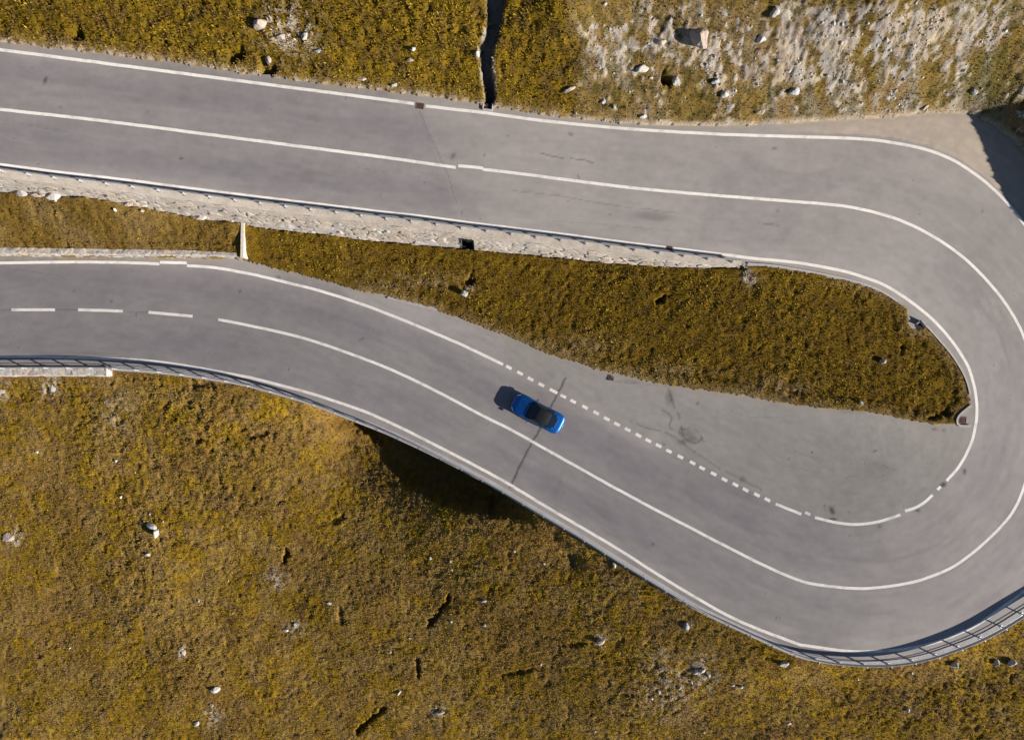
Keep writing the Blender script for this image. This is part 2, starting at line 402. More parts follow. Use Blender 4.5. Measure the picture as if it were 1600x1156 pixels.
M['carpaint'] = mat_new('blue_car_paint', (0.0, 0.085, 0.33), 0.34, 0.5, coat=1.0, spec=0.5)
M['softtop'] = mat_new('black_soft_top', (0.003, 0.004, 0.007), 0.6)
M['glass'] = mat_new('car_glass', (0.006, 0.012, 0.022), 0.08, 0.0, spec=0.6)
M['tyre'] = mat_new('tyre_rubber', (0.015, 0.015, 0.015), 0.85)
M['rim'] = mat_new('alloy_rim', (0.5, 0.5, 0.52), 0.3, 0.9)
M['lampred'] = mat_new('tail_lamp', (0.35, 0.01, 0.01), 0.2, spec=0.6)
M['lampclear'] = mat_new('head_lamp', (0.75, 0.78, 0.8), 0.12, 0.3, spec=0.7)
M['trim'] = mat_new('black_trim', (0.02, 0.02, 0.02), 0.5)
M['plate'] = mat_new('number_plate', (0.7, 0.7, 0.68), 0.5)

# ---------------------------------------------------------------- ground: one sheet, fine near the road, coarse to the horizon
ST = 0.115
def axis(a, b, far):
    c = np.arange(a, b, ST); out = []; s = ST; v = a
    while v > -far: s *= 1.09; v -= s; out.append(v)
    lo = out[::-1]; out = []; s = ST; v = c[-1]
    while v < far: s *= 1.09; v += s; out.append(v)
    return np.array(lo + list(c) + out)
ax_ = axis(-52.5, 50.0, 420); ay_ = axis(-38.5, 35.5, 420)
X, Y = np.meshgrid(ax_, ay_, indexing='ij')
core = (X > -56) & (X < 56) & (Y > -42) & (Y < 40)
zt = zcoarse(X, Y)
xc, yc = X[core], Y[core]
def sd_of(poly, x, y):
    d = dist_line(x, y, poly, True); return np.where(in_poly(x, y, poly), -d, d)
inhard = in_poly(X, Y, HARD)
sd = np.where(inhard, -3.0, 3.0); 
sd[core] = sd_of(HARD, xc, yc)
edge_n = fbm(X, Y, 0.7, 3, 1) - 0.5
sdr = sd + 0.30 * edge_n
zr_all = np.zeros_like(X)
m = inhard | (np.abs(sd) < 1.5)
zr_all[m] = zroad(X[m], Y[m])
inwall = np.zeros_like(inhard); mm = core
inwall[mm] = in_poly(xc, yc, WALLP)
inlw = np.zeros_like(inhard); inlw[mm] = in_poly(xc, yc, LWP) & (xc < W(380, 400, 1)[0])
interr = np.zeros_like(inhard); interr[mm] = in_poly(xc, yc, TERR)
# pixel-plan position of each ground point (to place the land cover found in the photo)
PU, PV = PX(X, Y, zt)
def blob(cx, cy, r, ry=None): return np.exp(-(((PU - cx) / r) ** 2 + ((PV - cy) / (ry or r)) ** 2))
rough_n = fbm(X, Y, 0.46, 3, 2); mid_n = fbm(X, Y, 2.6, 4, 3); big_n = fbm(X, Y, 9, 4, 4); fine_n = fbm(X, Y, 0.28, 2, 0)
ISLP = np.concatenate([footW[~tr][:, :2], w_isltop[:, :2], w_isllow[:, :2]])
isl_ = np.zeros_like(inhard); isl_[core] = in_poly(xc, yc, ISLP)
island = (isl_ & ~inhard) * 1.0
terrace = interr * 1.0
upper = ((PV < 240) & ~inhard) * 1.0
lower = ((PV > 560) & ~inhard & (island < 0.5)) * 1.0
cliff = np.clip(upper * sstep(885, 925, PU + 12 * (mid_n - .5) - (PV - 100) * 0.1) * sstep(-30, 10, PV - 12 + (960 - PU) * 0.06 * (PU < 960)), 0, 1)
amp = 0.62 + 0.7 * upper * (1 - cliff) * sstep(190, 20, PV) + 0.12 * island * sstep(0.35, 0.7, mid_n) + 0.5 * blob(380, 660, 110, 60) + 0.35 * lower * sstep(0.5, 0.7, big_n)
amp = amp * (1 + 0.2 * terrace)
edgefade = np.clip(sd / 0.8, 0.15, 1)
bump = (rough_n - 0.5) * 0.18 + (fine_n - 0.5) * 0.15 + (mid_n - 0.5) * (0.22 + 0.12 * upper)
bump += -0.12 * sstep(0.62, 0.72, fbm(X, Y, 0.5, 3, 5))     # hollows between tussocks
terr = zt + bump * amp * edgefade * np.where(core, 1, 0.4) + (big_n - 0.5) * 1.0 * sstep(2, 8, np.where(core, sd, 9))
# erosion scars in the lower meadow and the hill: steep little banks
def scar(pts, depth, w):
    global terr, scarm
    q = np.array([W(a, b, 0) for a, b in pts]); zz = zcoarse(q[:, 0], q[:, 1]); q = np.array([W(a, b, z_) for (a, b), z_ in zip(pts, zz)])
    xm, xM = q[:, 0].min() - 3, q[:, 0].max() + 3; ym, yM = q[:, 1].min() - 3, q[:, 1].max() + 3
    mk = (X > xm) & (X < xM) & (Y > ym) & (Y < yM)
    d = dist_line(X[mk], Y[mk], q) + 2.4 * w * (rough_n[mk] - 0.5) + 1.1 * w * (fine_n[mk] - .5) + 0.5 * w * np.hypot(X[mk] - q[:, 0].mean(), Y[mk] - q[:, 1].mean()) / (0.5 * np.hypot(*(q[-1] - q[0])[:2]) + .2) - .25 * w
    k_ = 1 - sstep(w * 0.3, w * 1.1, d)
    terr[mk] -= depth * k_; scarm[mk] = np.maximum(scarm[mk], k_)
scarm = np.zeros_like(X)
scar([(448,855),(446,868),(441,882)], 0.6, 0.26)
scar([(700,935),(688,958),(670,980)], 0.6, 0.28)
scar([(650,1028),(653,1045),(652,1060)], 0.45, 0.28)
scar([(598,1112),(575,1132),(552,1156)], 0.6, 0.28)
scar([(530,955),(532,980)], 0.2, 0.22); scar([(520,815),(540,810)], 0.22, 0.4)
scar([(305,680),(312,690)], 0.22, 0.35); scar([(385,682),(415,678)], 0.25, 0.4); scar([(300,600),(335,603)], 0.25, 0.4)
scar([(780,1060),(830,1050)], 0.2, 0.25); scar([(880,1010),(925,1005)], 0.2, 0.2)
scar([(1070,55),(1075,72),(1072,78)], 1.3, 0.32)
scar([(382,76),(395,72)], 0.8, 0.5); scar([(65,10),(75,16)], 0.6, 0.5); scar([(310,28),(325,30)], 0.6, 0.6)
scar([(1030,470),(1040,462)], 0.5, 0.35); scar([(735,430),(733,445)], 0.4, 0.4); scar([(1412,545),(1408,552)], 0.5, 0.35); scar([(1455,655),(1480,645)], 0.4, 0.35)
scar([(1025,330)], 0, 0.1) if False else None
# narrow rocky gully coming down to the upper road
GUL = [(778,-150),(776,-40),(774,0),(773,30),(768,55),(759,75),(760,98),(762,118),(766,140),(765,160)]
GW = [1.1,1.0,0.72,0.62,0.5,0.55,0.45,0.45,0.40,0.34]
q = [];
for (a, b), w_ in zip(GUL, GW):
    zz = 9.0
    for _ in range(8): zz = float(zcoarse(*[np.array([v]) for v in W(a, b, zz)])[0])
    q.append((*W(a, b, zz), zz, w_))
q = np.array(q); gq = resample(q, 0.3)
mk = (np.abs(X - gq[:, 0].mean()) < 5) & (Y > gq[:, 1].min() - 2) & (Y < gq[:, 1].max() + 2)
gd = np.full(mk.sum(), 9.0); gw = np.full(mk.sum(), .4)
for a in gq:
    d = np.hypot(X[mk] - a[0], Y[mk] - a[1]); n1 = d < gd; gd = np.where(n1, d, gd); gw = np.where(n1, a[3], gw)
gd = gd + 0.18 * (rough_n[mk] - 0.5)
gk = 1 - sstep(gw * 0.75, gw * 1.15, gd)
terr[mk] -= 1.6 * gk; gulm = np.zeros_like(X); gulm[mk] = gk
gul_lit = np.zeros_like(X); gul_lit[mk] = (1 - sstep(gw * 1.0, gw * 1.0 + 0.28, gd)) * (X[mk] < gq[:, 0].mean() + 0.3)  # left bank only, the side painted as sunlit
terr += 0.9 * blob(880, 20, 45, 60) * upper + 0.5 * blob(930, 95, 30, 40) * upper
# cliff relief
cl_f1, cl_f2, cl_id = worley(X / 0.8 + 0.7 * rough_n + 1.2 * mid_n, Y / 1.0 + 0.7 * fine_n + 1.4 * mid_n, 9)
blobs = (blob(1100, 70, 50, 45) + blob(1330, 110, 85, 60) + blob(1400, 25, 110, 40) + 0.9 * blob(1495, 70, 55, 75) + 0.8 * blob(1230, 110, 55, 45) + 0.75 * blob(1000, 95, 55, 30)
         + 0.7 * blob(1230, 30, 60, 40) + 0.7 * blob(1570, 25, 60, 40) + 0.7 * blob(1020, 60, 50, 20) + 0.8 * blob(1290, 60, 60, 60) + 0.5 * blob(940, 50, 50, 60) + 0.5 * blob(1150, 150, 40, 30))
streak = fbm(X + 0.35 * Y, Y * 0.28, 0.9, 4, 2)
rockm = cliff * sstep(0.42, 0.58, blobs * 0.58 + (streak - 0.5) * 1.3 + (rough_n - 0.5) * 2.0 + (fine_n - .5) * 0.9 - 0.02)
terr += cliff * (0.24 * (cl_id - 0.5) * sstep(0, .25, cl_f2 - cl_f1) + 0.20 * (streak - 0.5) + 0.32 * (fbm(X, Y, 0.30, 3, 4) - .5)) * edgefade * np.clip(sd / 1.5, 0, 1) * (0.35 + 0.35 * rockm)
# below the paving and inside the walls the sheet drops out of sight
lip = 0.05 + 0.06 * rough_n
below = zr_all - 0.30
cliffy = (np.abs(zt - zr_all) > 0.7) & (np.abs(sd) < 1.5) & m
sdr = np.where(cliffy, sd, sdr)
terr = np.where(sdr > 0, np.maximum(terr + lip * (sd < 1.0), np.where((sd < 0.35) & (sd > -0.3) & (terr > zr_all - 0.25), zr_all + 0.02, -1e9)), below)
terr = np.where(inwall | ((sd < 0) & interr), np.minimum(terr, zt - 0.8), terr)
terr = np.where(inlw, np.minimum(terr, zt - 0.5), terr)
# ground colours; the gully also carries painted sun and shade
def mixc(a, b, t): return a + (b - a) * t[..., None]
c_olive = np.array([0.160, 0.100, 0.010]); c_gold = np.array([0.235, 0.150, 0.010]); c_brown = np.array([0.120, 0.072, 0.024]); c_dry = np.array([0.245, 0.170, 0.085])
c_dk = np.array([0.050, 0.040, 0.010]); c_rock = np.array([0.36, 0.315, 0.265]); c_rock2 = np.array([0.29, 0.25, 0.22]); c_soil = np.array([0.33, 0.27, 0.19])
col = np.broadcast_to(c_olive, X.shape + (3,)).copy()
col = mixc(col, c_gold, sstep(0.42, 0.68, 0.8 * rough_n + 0.2 * mid_n) * (0.60 - 0.22 * lower))
col = mixc(col, c_brown, sstep(0.50, 0.70, fbm(X, Y, 0.45, 3, 4)) * (0.95 * lower + 0.6 * terrace + 0.7 * upper + 0.45 * island))
col = mixc(col, c_dry * 0.8, lower * 0.34 * sstep(0.35, 0.7, fbm(X, Y, 1.6, 4, 5)))
tone = fbm(X, Y, 6.0, 4, 2); col = col * (1 + 0.45 * (tone - .5) * (1 - island))[..., None]
col = mixc(col, c_brown * 1.15, lower * 0.55 * sstep(.48, .66, fbm(X, Y, 3.2, 5, 0)))
col = mixc(col, c_dk, sstep(0.60, 0.76, fbm(X, Y, 0.38, 3, 1)) * (0.25 + 0.5 * np.clip(amp - 0.5, 0, 1)))
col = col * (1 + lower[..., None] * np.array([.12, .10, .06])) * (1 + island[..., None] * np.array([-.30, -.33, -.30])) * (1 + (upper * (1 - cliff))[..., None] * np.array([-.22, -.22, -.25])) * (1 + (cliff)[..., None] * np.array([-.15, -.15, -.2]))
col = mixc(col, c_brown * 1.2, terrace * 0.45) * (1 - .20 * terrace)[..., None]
col = mixc(col, c_dry, terrace * 0.25 * sstep(0.35, 0.65, mid_n))
nearroad = sstep(1.1, 0.0, sd) * (island * (PV > 440) * (PU > 560) * 0.8 + upper * 0.5 + 0.0 * lower)
col = mixc(col, c_dry, np.clip(nearroad * (0.5 + edge_n), 0, 1))
col = mixc(col, c_dry * 0.9, island * 0.7 * np.clip(blob(1210, 605, 60, 16) + blob(900, 540, 60, 18) + blob(640, 440, 80, 14) + blob(1050, 580, 70, 12), 0, 1) * sstep(.35, .6, rough_n))
col = mixc(col, c_rock * 0.9, np.clip(blob(1172, 434, 12, 10) * 1.4, 0, 1) * sstep(.3, .6, fine_n))
# pale stony patches of the meadow
for bx, by, br, ba in ((17, 842, 13, 1.4), (1095, 1055, 26, 0.9), (1040, 1075, 40, 0.5), (80, 598, 14, 1.0), (75, 612, 10, 1.0), (455, 50, 38, 0.8), (425, 40, 12, 1.2), (940, 1000, 9, 1.3), (286, 1018, 8, 1.2), (330, 1120, 14, 0.9),
                       (430, 905, 16, 0.8), (460, 985, 14, 0.8), (685, 1112, 12, 1.0), (1073, 978, 8, 1.0), (1025, 1030, 12, .8), (735, 455, 8, .6), (0, 610, 14, 1.0), (180, 640, 30, .4)):
    col = mixc(col, c_rock, np.clip(blob(bx, by, br) * ba, 0, 1) * sstep(0.46, 0.6, fine_n * 0.6 + rough_n * 0.4))
cliffcol = mixc(mixc(np.broadcast_to(c_rock, X.shape + (3,)), c_rock2, sstep(0.4, 0.65, cl_id)), c_soil, 0.8 * sstep(0.4, 0.6, fbm(X, Y, 2.0, 3, 0)))
cl_n = fbm(X + .25 * Y, Y * .5, 0.42, 4, 5); cliffcol = mixc(cliffcol, np.array([.17, .125, .095]), 0.75 * sstep(.50, .66, cl_n))
cliffcol = mixc(cliffcol, np.array([.24, .235, .23]), 0.6 * sstep(.52, .70, fbm(X, Y, 0.8, 3, 1)))
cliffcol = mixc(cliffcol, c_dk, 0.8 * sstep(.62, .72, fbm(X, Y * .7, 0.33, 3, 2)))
col = mixc(col, c_dry * 0.78, cliff * (0.30 + 0.5 * sstep(0.35, 0.6, streak)))
col = mixc(col, np.array([.17,.16,.13]), cliff * 0.5 * sstep(0.52, 0.66, fbm(X + .3 * Y, Y * .35, 1.1, 3, 5)))
col = mixc(col, c_dk * 1.3, cliff * .75 * sstep(.54, .68, fbm(X, Y, 0.5, 3, 3)) * (1 - rockm)); col = mixc(col, np.array([.10, .085, .02]), cliff * .55 * sstep(1380, 1560, PU + 40 * (mid_n - .5)) * sstep(.35, .6, fbm(X, Y, 1.3, 3, 4)))
col = mixc(col, cliffcol, rockm * 0.95)
col = mixc(col, c_rock * 0.9, np.clip(gul_lit - gulm, 0, 1) * 0.8 * sstep(.35, .55, rough_n) * (PV > 40)); col = mixc(col, np.array([0.09, 0.10, 0.11]), gulm * 0.95)  # left bank painted pale as if sunlit, gully bed painted dark as shade
gravel = sstep(0.42, 0.0, sd) * upper * sstep(.3, .6, fine_n + 0.2 * (PU > 900))
col = mixc(col, np.array([0.36, 0.29, 0.22]), np.clip(gravel, 0, 1) * 0.9)
col = mixc(col, np.array([0.30, 0.25, 0.20]), (sd < 0.02) * 0.7)
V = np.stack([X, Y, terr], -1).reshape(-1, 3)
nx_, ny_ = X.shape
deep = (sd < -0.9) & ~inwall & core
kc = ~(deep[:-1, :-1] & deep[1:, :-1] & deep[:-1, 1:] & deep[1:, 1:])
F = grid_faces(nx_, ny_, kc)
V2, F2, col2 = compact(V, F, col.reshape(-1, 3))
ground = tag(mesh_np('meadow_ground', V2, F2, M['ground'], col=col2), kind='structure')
ground.name = 'ground'

def ground_z(x, y):
    """height of the ground sheet at points inside the core"""
    i = np.clip(np.searchsorted(ax_, x) - 1, 0, nx_ - 2); j = np.clip(np.searchsorted(ay_, y) - 1, 0, ny_ - 2)
    a = (x - ax_[i]) / (ax_[i + 1] - ax_[i]); b = (y - ay_[j]) / (ay_[j + 1] - ay_[j])
    return (terr[i, j] * (1 - a) + terr[i + 1, j] * a) * (1 - b) + (terr[i, j + 1] * (1 - a) + terr[i + 1, j + 1] * a) * b
def ground_at(px, py, z=None):
    z = 3.0
    for _ in range(10):
        x, y = W(px, py, z); z = 0.5 * z + 0.5 * float(ground_z(np.array([x]), np.array([y]))[0])
    return x, y, float(ground_z(np.array([x]), np.array([y]))[0])

# ---------------------------------------------------------------- grass: leaf clumps over the meadow (one uncountable mass)
def make_grass(N):
    gxr = rng.uniform(-50, 48, N); gyr = rng.uniform(-37, 34, N)
    i = np.clip(np.searchsorted(ax_, gxr) - 1, 0, nx_ - 2); j = np.clip(np.searchsorted(ay_, gyr) - 1, 0, ny_ - 2)
    dens = 1 - 0.85 * rockm[i, j] - 0.9 * gulm[i, j]
    ok = (sdr[i, j] > 0.02) & (~inwall[i, j]) & (~inlw[i, j]) & (rng.random(N) < dens)
    gxr, gyr, i, j = gxr[ok], gyr[ok], i[ok], j[ok]; n = len(gxr)
    z = ground_z(gxr, gyr); a = amp[i, j]
    L = (0.08 + 0.12 * rng.random(n)) * (0.65 + 0.45 * a) * np.clip(0.5 + sd[i, j], 0.5, 1); wd = 0.022 + 0.035 * rng.random(n)
    lush = np.clip(0.75 * upper[i, j] * (1 - cliff[i, j]) + island[i, j] * (0.05 + 0.4 * sstep(.40, .62, mid_n[i, j])), 0.30, 1); wd *= 1 + 0.9 * lush; L *= 1 + 0.5 * lush
    cc = col[i, j] * (0.80 - 0.28 * lush + (0.6 + 0.75 * lush) * rng.random(n))[:, None]
    th = rng.uniform(0, 2 * np.pi, n); lean = rng.uniform(0.35, 1.25, n)
    dx, dy, dz = np.cos(th) * np.sin(lean), np.sin(th) * np.sin(lean), np.cos(lean)
    ux, uy = -np.sin(th), np.cos(th)
    base = np.stack([gxr, gyr, z - 0.02], 1); side = np.stack([ux, uy, 0.25 * rng.standard_normal(n)], 1) * (wd / 2)[:, None]
    dv = np.stack([dx, dy, dz], 1)
    mid = base + dv * (L * 0.55)[:, None]; tip = base + dv * L[:, None] - np.stack([0 * L, 0 * L, L * 0.12], 1)
    V = np.empty((n, 5, 3)); V[:, 0] = base - side * .8; V[:, 1] = base + side * .8; V[:, 2] = mid + side; V[:, 3] = mid - side; V[:, 4] = tip
    F = np.arange(n)[:, None] * 5
    F = np.concatenate([np.concatenate([F + 0, F + 1, F + 2], 1), np.concatenate([F + 0, F + 2, F + 3], 1), np.concatenate([F + 3, F + 2, F + 4], 1)])
    yel = rng.random(n) < 0.13 * sstep(.42, .62, mid_n[i, j]) * (island[i, j] * 1.2 + upper[i, j] * (1 - cliff[i, j]) + 0.12)
    cc[yel] = np.array([0.36, 0.26, 0.035]) * (0.6 + 0.6 * rng.random(yel.sum()))[:, None]
    br = rng.random(n) < 0.12; cc[br] = cc[br] * np.array([0.75, 0.6, 0.9]) * 0.7
    cc = np.repeat(cc, 5, 0)
    tag(mesh_np('grass', V.reshape(-1, 3), F, M['grass'], smooth_=False, col=cc), kind='stuff')
make_grass(680000)

def make_scree(N):
    """broken stone lying all over the bare parts of the bank, the verges and the stony patches"""
    x = rng.uniform(0, 48, N); y = rng.uniform(14, 34, N)
    x = np.concatenate([x, rng.uniform(-48, 46, N // 3)]); y = np.concatenate([y, rng.uniform(-36, 34, N // 3)])
    i = np.clip(np.searchsorted(ax_, x) - 1, 0, nx_ - 2); j = np.clip(np.searchsorted(ay_, y) - 1, 0, ny_ - 2)
    stony = (np.abs(col[i, j] - c_rock).sum(1) < 0.16) * 0.5
    den = np.maximum(rockm[i, j] * 0.9 * (0.25 + 0.75 * sstep(.4, .6, mid_n[i, j])), np.maximum(stony * (cliff[i, j] < .3), gravel[i, j] * 0.6)) + 0.03 * cliff[i, j]
    ok = (rng.random(len(x)) < den) & (sdr[i, j] > 0.0) & (~inwall[i, j])
    x, y, i, j = x[ok], y[ok], i[ok], j[ok]; n = len(x); z = ground_z(x, y)
    r = 0.03 + 0.08 * rng.random(n) ** 3 + 0.16 * rng.random(n) ** 14; r *= np.where(gravel[i, j] > .3, .6, 1)
    base = np.array([(1, 0, 0), (.3, .95, 0), (-.8, .6, 0), (-.8, -.6, 0), (.3, -.95, 0), (.35, .3, .8), (-.4, .25, .9), (-.1, -.45, .75)], float)
    th = rng.uniform(0, 6.283, n); c, s_ = np.cos(th), np.sin(th); sc = r[:, None] * (0.7 + 0.6 * rng.random((n, 3)))
    v = base[None] * (0.75 + 0.5 * rng.random((n, 8, 3))) * sc[:, None, :]
    V = np.empty_like(v); V[..., 0] = v[..., 0] * c[:, None] - v[..., 1] * s_[:, None] + x[:, None]; V[..., 1] = v[..., 0] * s_[:, None] + v[..., 1] * c[:, None] + y[:, None]; V[..., 2] = v[..., 2] + z[:, None] - 0.01
    f = np.array([(0, 1, 5), (1, 6, 5), (1, 2, 6), (2, 3, 6), (3, 7, 6), (3, 4, 7), (4, 0, 7), (0, 5, 7), (5, 6, 7)])
    F = (f[None] + 8 * np.arange(n)[:, None, None]).reshape(-1, 3)
    pal = np.array([[.38, .34, .30], [.36, .31, .25], [.28, .25, .23], [.42, .38, .34], [.32, .27, .20]])
    cc = pal[rng.integers(0, 5, n)] * (0.75 + .4 * rng.random(n))[:, None]
    tag(mesh_np('scree', V.reshape(-1, 3), F, M['stone'], smooth_=False, col=np.repeat(cc, 8, 0)), kind='stuff')
make_scree(16000)

# ---------------------------------------------------------------- asphalt sheet
AS = 0.115
axx = np.arange(-66, 58, AS); ayy = np.arange(-30, 42, AS)
AX, AY = np.meshgrid(axx, ayy, indexing='ij')
mroad = in_poly(AX, AY, ROADP)
dr = np.full(AX.shape, 9.0)
ed = np.zeros_like(mroad)
for dx, dy in ((4, 0), (-4, 0), (0, 4), (0, -4)):
    ed |= np.roll(np.roll(mroad, dx, 0), dy, 1) != mroad
# keep the sheet a little under the grass but not past walls and kerbs
grow = mroad.copy()
for dx, dy in ((1, 0), (-1, 0), (0, 1), (0, -1), (2, 0), (-2, 0), (0, 2), (0, -2)): grow |= np.roll(np.roll(mroad, dx, 0), dy, 1)
nog = in_poly(AX, AY, WALLP) | (dist_line(AX, AY, np.concatenate([w_outlow, w_outleft])[:, :2]) < 0.7) & ~mroad
use = np.where(nog, mroad, grow)
AZ = np.zeros_like(AX); AZ[use] = zroad(AX[use], AY[use])
# along / across coordinates for wear that follows the lanes
RS = np.zeros_like(AX); RT = np.full(AX.shape, 9.0)
CWF = resample(np.stack([cwx, cwy, cz], 1), 0.5)
for _ in range(3):
    for c in (0, 1): CWF[:, c] = np.convolve(np.pad(CWF[:, c], 4, mode='edge'), np.ones(9) / 9, 'valid')
CWFs = np.concatenate([[0], np.cumsum(np.linalg.norm(np.diff(CWF[:, :2], axis=0), axis=1))])
idx = np.nonzero(use); ux_, uy_ = AX[idx], AY[idx]; bs = np.zeros(len(ux_)); bt = np.zeros(len(ux_))
for a in range(0, len(ux_), 60000):
    d = np.hypot(ux_[a:a+60000, None] - CWF[None, :, 0], uy_[a:a+60000, None] - CWF[None, :, 1]); m_ = d.argmin(1)
    m2 = np.clip(m_, 1, len(CWF) - 2); tx = CWF[m2 + 1, 0] - CWF[m2 - 1, 0]; ty = CWF[m2 + 1, 1] - CWF[m2 - 1, 1]; l_ = np.hypot(tx, ty); tx /= l_; ty /= l_
    vx = ux_[a:a+60000] - CWF[m2, 0]; vy = uy_[a:a+60000] - CWF[m2, 1]
    bs[a:a+60000] = CWFs[m2] + vx * tx + vy * ty; bt[a:a+60000] = vx * (-ty) + vy * tx
RS[idx] = bs; RT[idx] = bt
au, av = PX(AX, AY, AZ)
def ab(cx, cy, r, ry=None, ang=0):
    c, s = math.cos(R_(ang)), math.sin(R_(ang)); dx = au - cx; dy = av - cy
    return np.exp(-(((dx * c + dy * s) / r) ** 2 + ((-dx * s + dy * c) / (ry or r)) ** 2))
n1 = fbm(RS * 0.12, RT, 0.9, 4, 1); n2 = fbm(AX, AY, 7, 4, 2); n3 = fbm(AX, AY, 0.5, 3, 3); n4 = fbm(RS * 0.3, RT, 0.35, 3, 5); n5 = fbm(AX, AY, 2.2, 4, 0)
base = np.array([0.222, 0.204, 0.200]); warm = np.array([0.300, 0.272, 0.258]); cool = np.array([0.193, 0.175, 0.183]); beige = np.array([0.370, 0.305, 0.245])
g = np.broadcast_to(base, AX.shape + (3,)).copy()
tracks = np.exp(-((np.abs(np.abs(RT) - 2.4)) / 1.3) ** 2)
g = mixc(g, cool * .96, 0.9 * tracks * sstep(0.25, 0.6, n1))
side_ = sstep(3.6, 4.8, np.abs(RT))
g = mixc(g, warm, 0.6 * side_ * sstep(.3, .6, n2))
right_top = sstep(650, 720, au - (av - 170) * 0.4) * (av < 560) + sstep(1150, 1500, au) * (av >= 560)
newer = (au - 655 - (av - 170) * 0.36 + 6 * (n3 - .5) > 0) * (av < 560) * 1.0
g = mixc(g, warm, 0.62 * np.clip(right_top, 0, 1)); g = mixc(g, np.array([.262, .243, .226]), .30 * newer)
patchm = sstep(.60, .64, fbm(RS * .22, RT * .5, 2.2, 2, 2)); g = mixc(g, cool * .96, .22 * patchm)
laybym = in_poly(au, av, [(786,569),(1000,680),(1200,779),(1273,808),(1337,819),(1407,804),(1470,760),(1514,700),(1526,641),(1516,600),(1400,500),(800,400)])
g = mixc(g, np.array([0.245, 0.226, 0.208]), laybym * 0.8)
verge = in_poly(au, av, [(1120,203),(1250,207),(1340,209),(1400,216),(1450,227),(1490,243),(1530,269),(1565,300),(1600,338),(1670,430),(1900,430),(1600,0),(1100,0)])
g = mixc(g, beige, np.clip(verge * sstep(1150, 1340, au), 0, 1) * 0.95 * (0.85 + 0.6 * (n3 - .5)))
topv = (RT > 0) * 0.0
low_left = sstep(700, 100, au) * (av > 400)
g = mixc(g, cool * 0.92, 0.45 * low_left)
g *= (1 + 0.14 * (n2 - 0.5) + 0.22 * (n4 - 0.5) + 0.13 * (n3 - 0.5) + 0.14 * (n5 - .5))[..., None]
# the lighter strip of the surface dressing by the edges, patches, cracks, oil stains
def crack(pts, wpx, dark, thr=0.0):
    global g
    l = smooth(pts, 5); x0, x1 = l[:, 0].min() - 10, l[:, 0].max() + 10; y0, y1 = l[:, 1].min() - 10, l[:, 1].max() + 10
    mk = (au > x0) & (au < x1) & (av > y0) & (av < y1) & use
    d = dist_line(au[mk] + 3 * (n3[mk] - .5), av[mk] + 3 * (n5[mk] - .5), l)
    k_ = (1 - sstep(wpx * 0.5, wpx * 1.3, d)) * (n3[mk] > thr)
    g[mk] = g[mk] * (1 - k_ * (1 - dark))[:, None]
def stain(cx, cy, r, ry, dark, ang=0, thr=0.35):
    global g
    k_ = np.clip(ab(cx, cy, r, ry, ang) * 1.6 - (1 - n3) * thr * 2 + 0.1, 0, 1)
    g *= (1 - k_ * (1 - dark))[..., None]
g0 = g
crack([(1035,640),(1050,652),(1046,668),(1062,676),(1070,694)], 1.2, 0.6, .42); crack([(1060,672),(1080,668),(1092,676),(1100,690)], 1.0, 0.6, .40)
crack([(1130,640),(1180,652),(1240,650)], .8, .85, .4); crack([(1240,705),(1300,722),(1345,716),(1400,735)], .9, .82, .42); crack([(1180,690),(1215,722),(1262,735)], .8, .85, .4)
crack([(1350,612+50),(1362,690),(1352,725),(1372,748)], .8, .84, .42); crack([(1290,760),(1330,744),(1385,752)], .9, .84, .42)
crack([(1560,480),(1590,560),(1594,640),(1585,720),(1550,790),(1490,840)], 5, .95); crack([(1545,470),(1573,560),(1577,640),(1566,710),(1530,772),(1480,815)], 4, .95)
crack([(860,345),(960,352),(1060,362)], 1.0, .86, .4); crack([(560,262),(640,275),(700,284)], .8, .87, .42); crack([(300,318-60),(380,272),(450,281)], .8, .9, .42); crack([(520,585),(600,618),(660,652)], .9, .9, .42); crack([(930,820),(1010,866),(1090,905)], .9, .88, .42)
crack([(884,590),(868,622),(845,668),(822,708),(797,762)], 1.7, 0.42)
crack([(655,175),(668,205),(690,250),(705,290),(712,320)], 1.0, 0.75)
crack([(845,240),(870,246),(905,250),(918,252),(945,262)], 1.1, 0.55, 0.42)
crack([(800,297),(870,306),(940,318),(1010,327),(1060,333)], 1.0, 0.78)
crack([(903,275),(906,286)], 1.2, 0.6); crack([(1185,348),(1218,352)], 1.0, 0.7); crack([(1530,270),(1590,330)], .8, 0.9)
crack([(0,416),(50,424),(100,432)], 0.8, 0.85); crack([(86,484),(122,484)], 1.0, 0.72); crack([(192,487),(232,488)], 1.0, 0.72); crack([(0,484),(18,484)], 1.0, .75)
crack([(341,510),(420,528),(470,540)], .8, .9); crack([(960,597),(1060,604),(1160,618)], 0.9, 0.8)
crack([(1045,605),(1052,630),(1062,652),(1068,680),(1085,692),(1098,684)], 1.6, 0.62, 0.40); crack([(985,658),(1010,668),(1045,678),(1075,698),(1120,728),(1190,765)], 1.3, 0.68, 0.42)
crack([(1240,440),(1290,440),(1340,450)], .8, .93); crack([(1528,470),(1560,520),(1578,570)], 1.0, 0.85)
crack([(1470,900),(1530,860),(1580,800)], 2.5, 0.93); crack([(1300,870),(1380,876),(1440,862),(1480,840)], 3, 0.93)
crack([(10,189),(60,198),(110,207)], .8, .85); crack([(868,772),(880,735)], 3, .95)
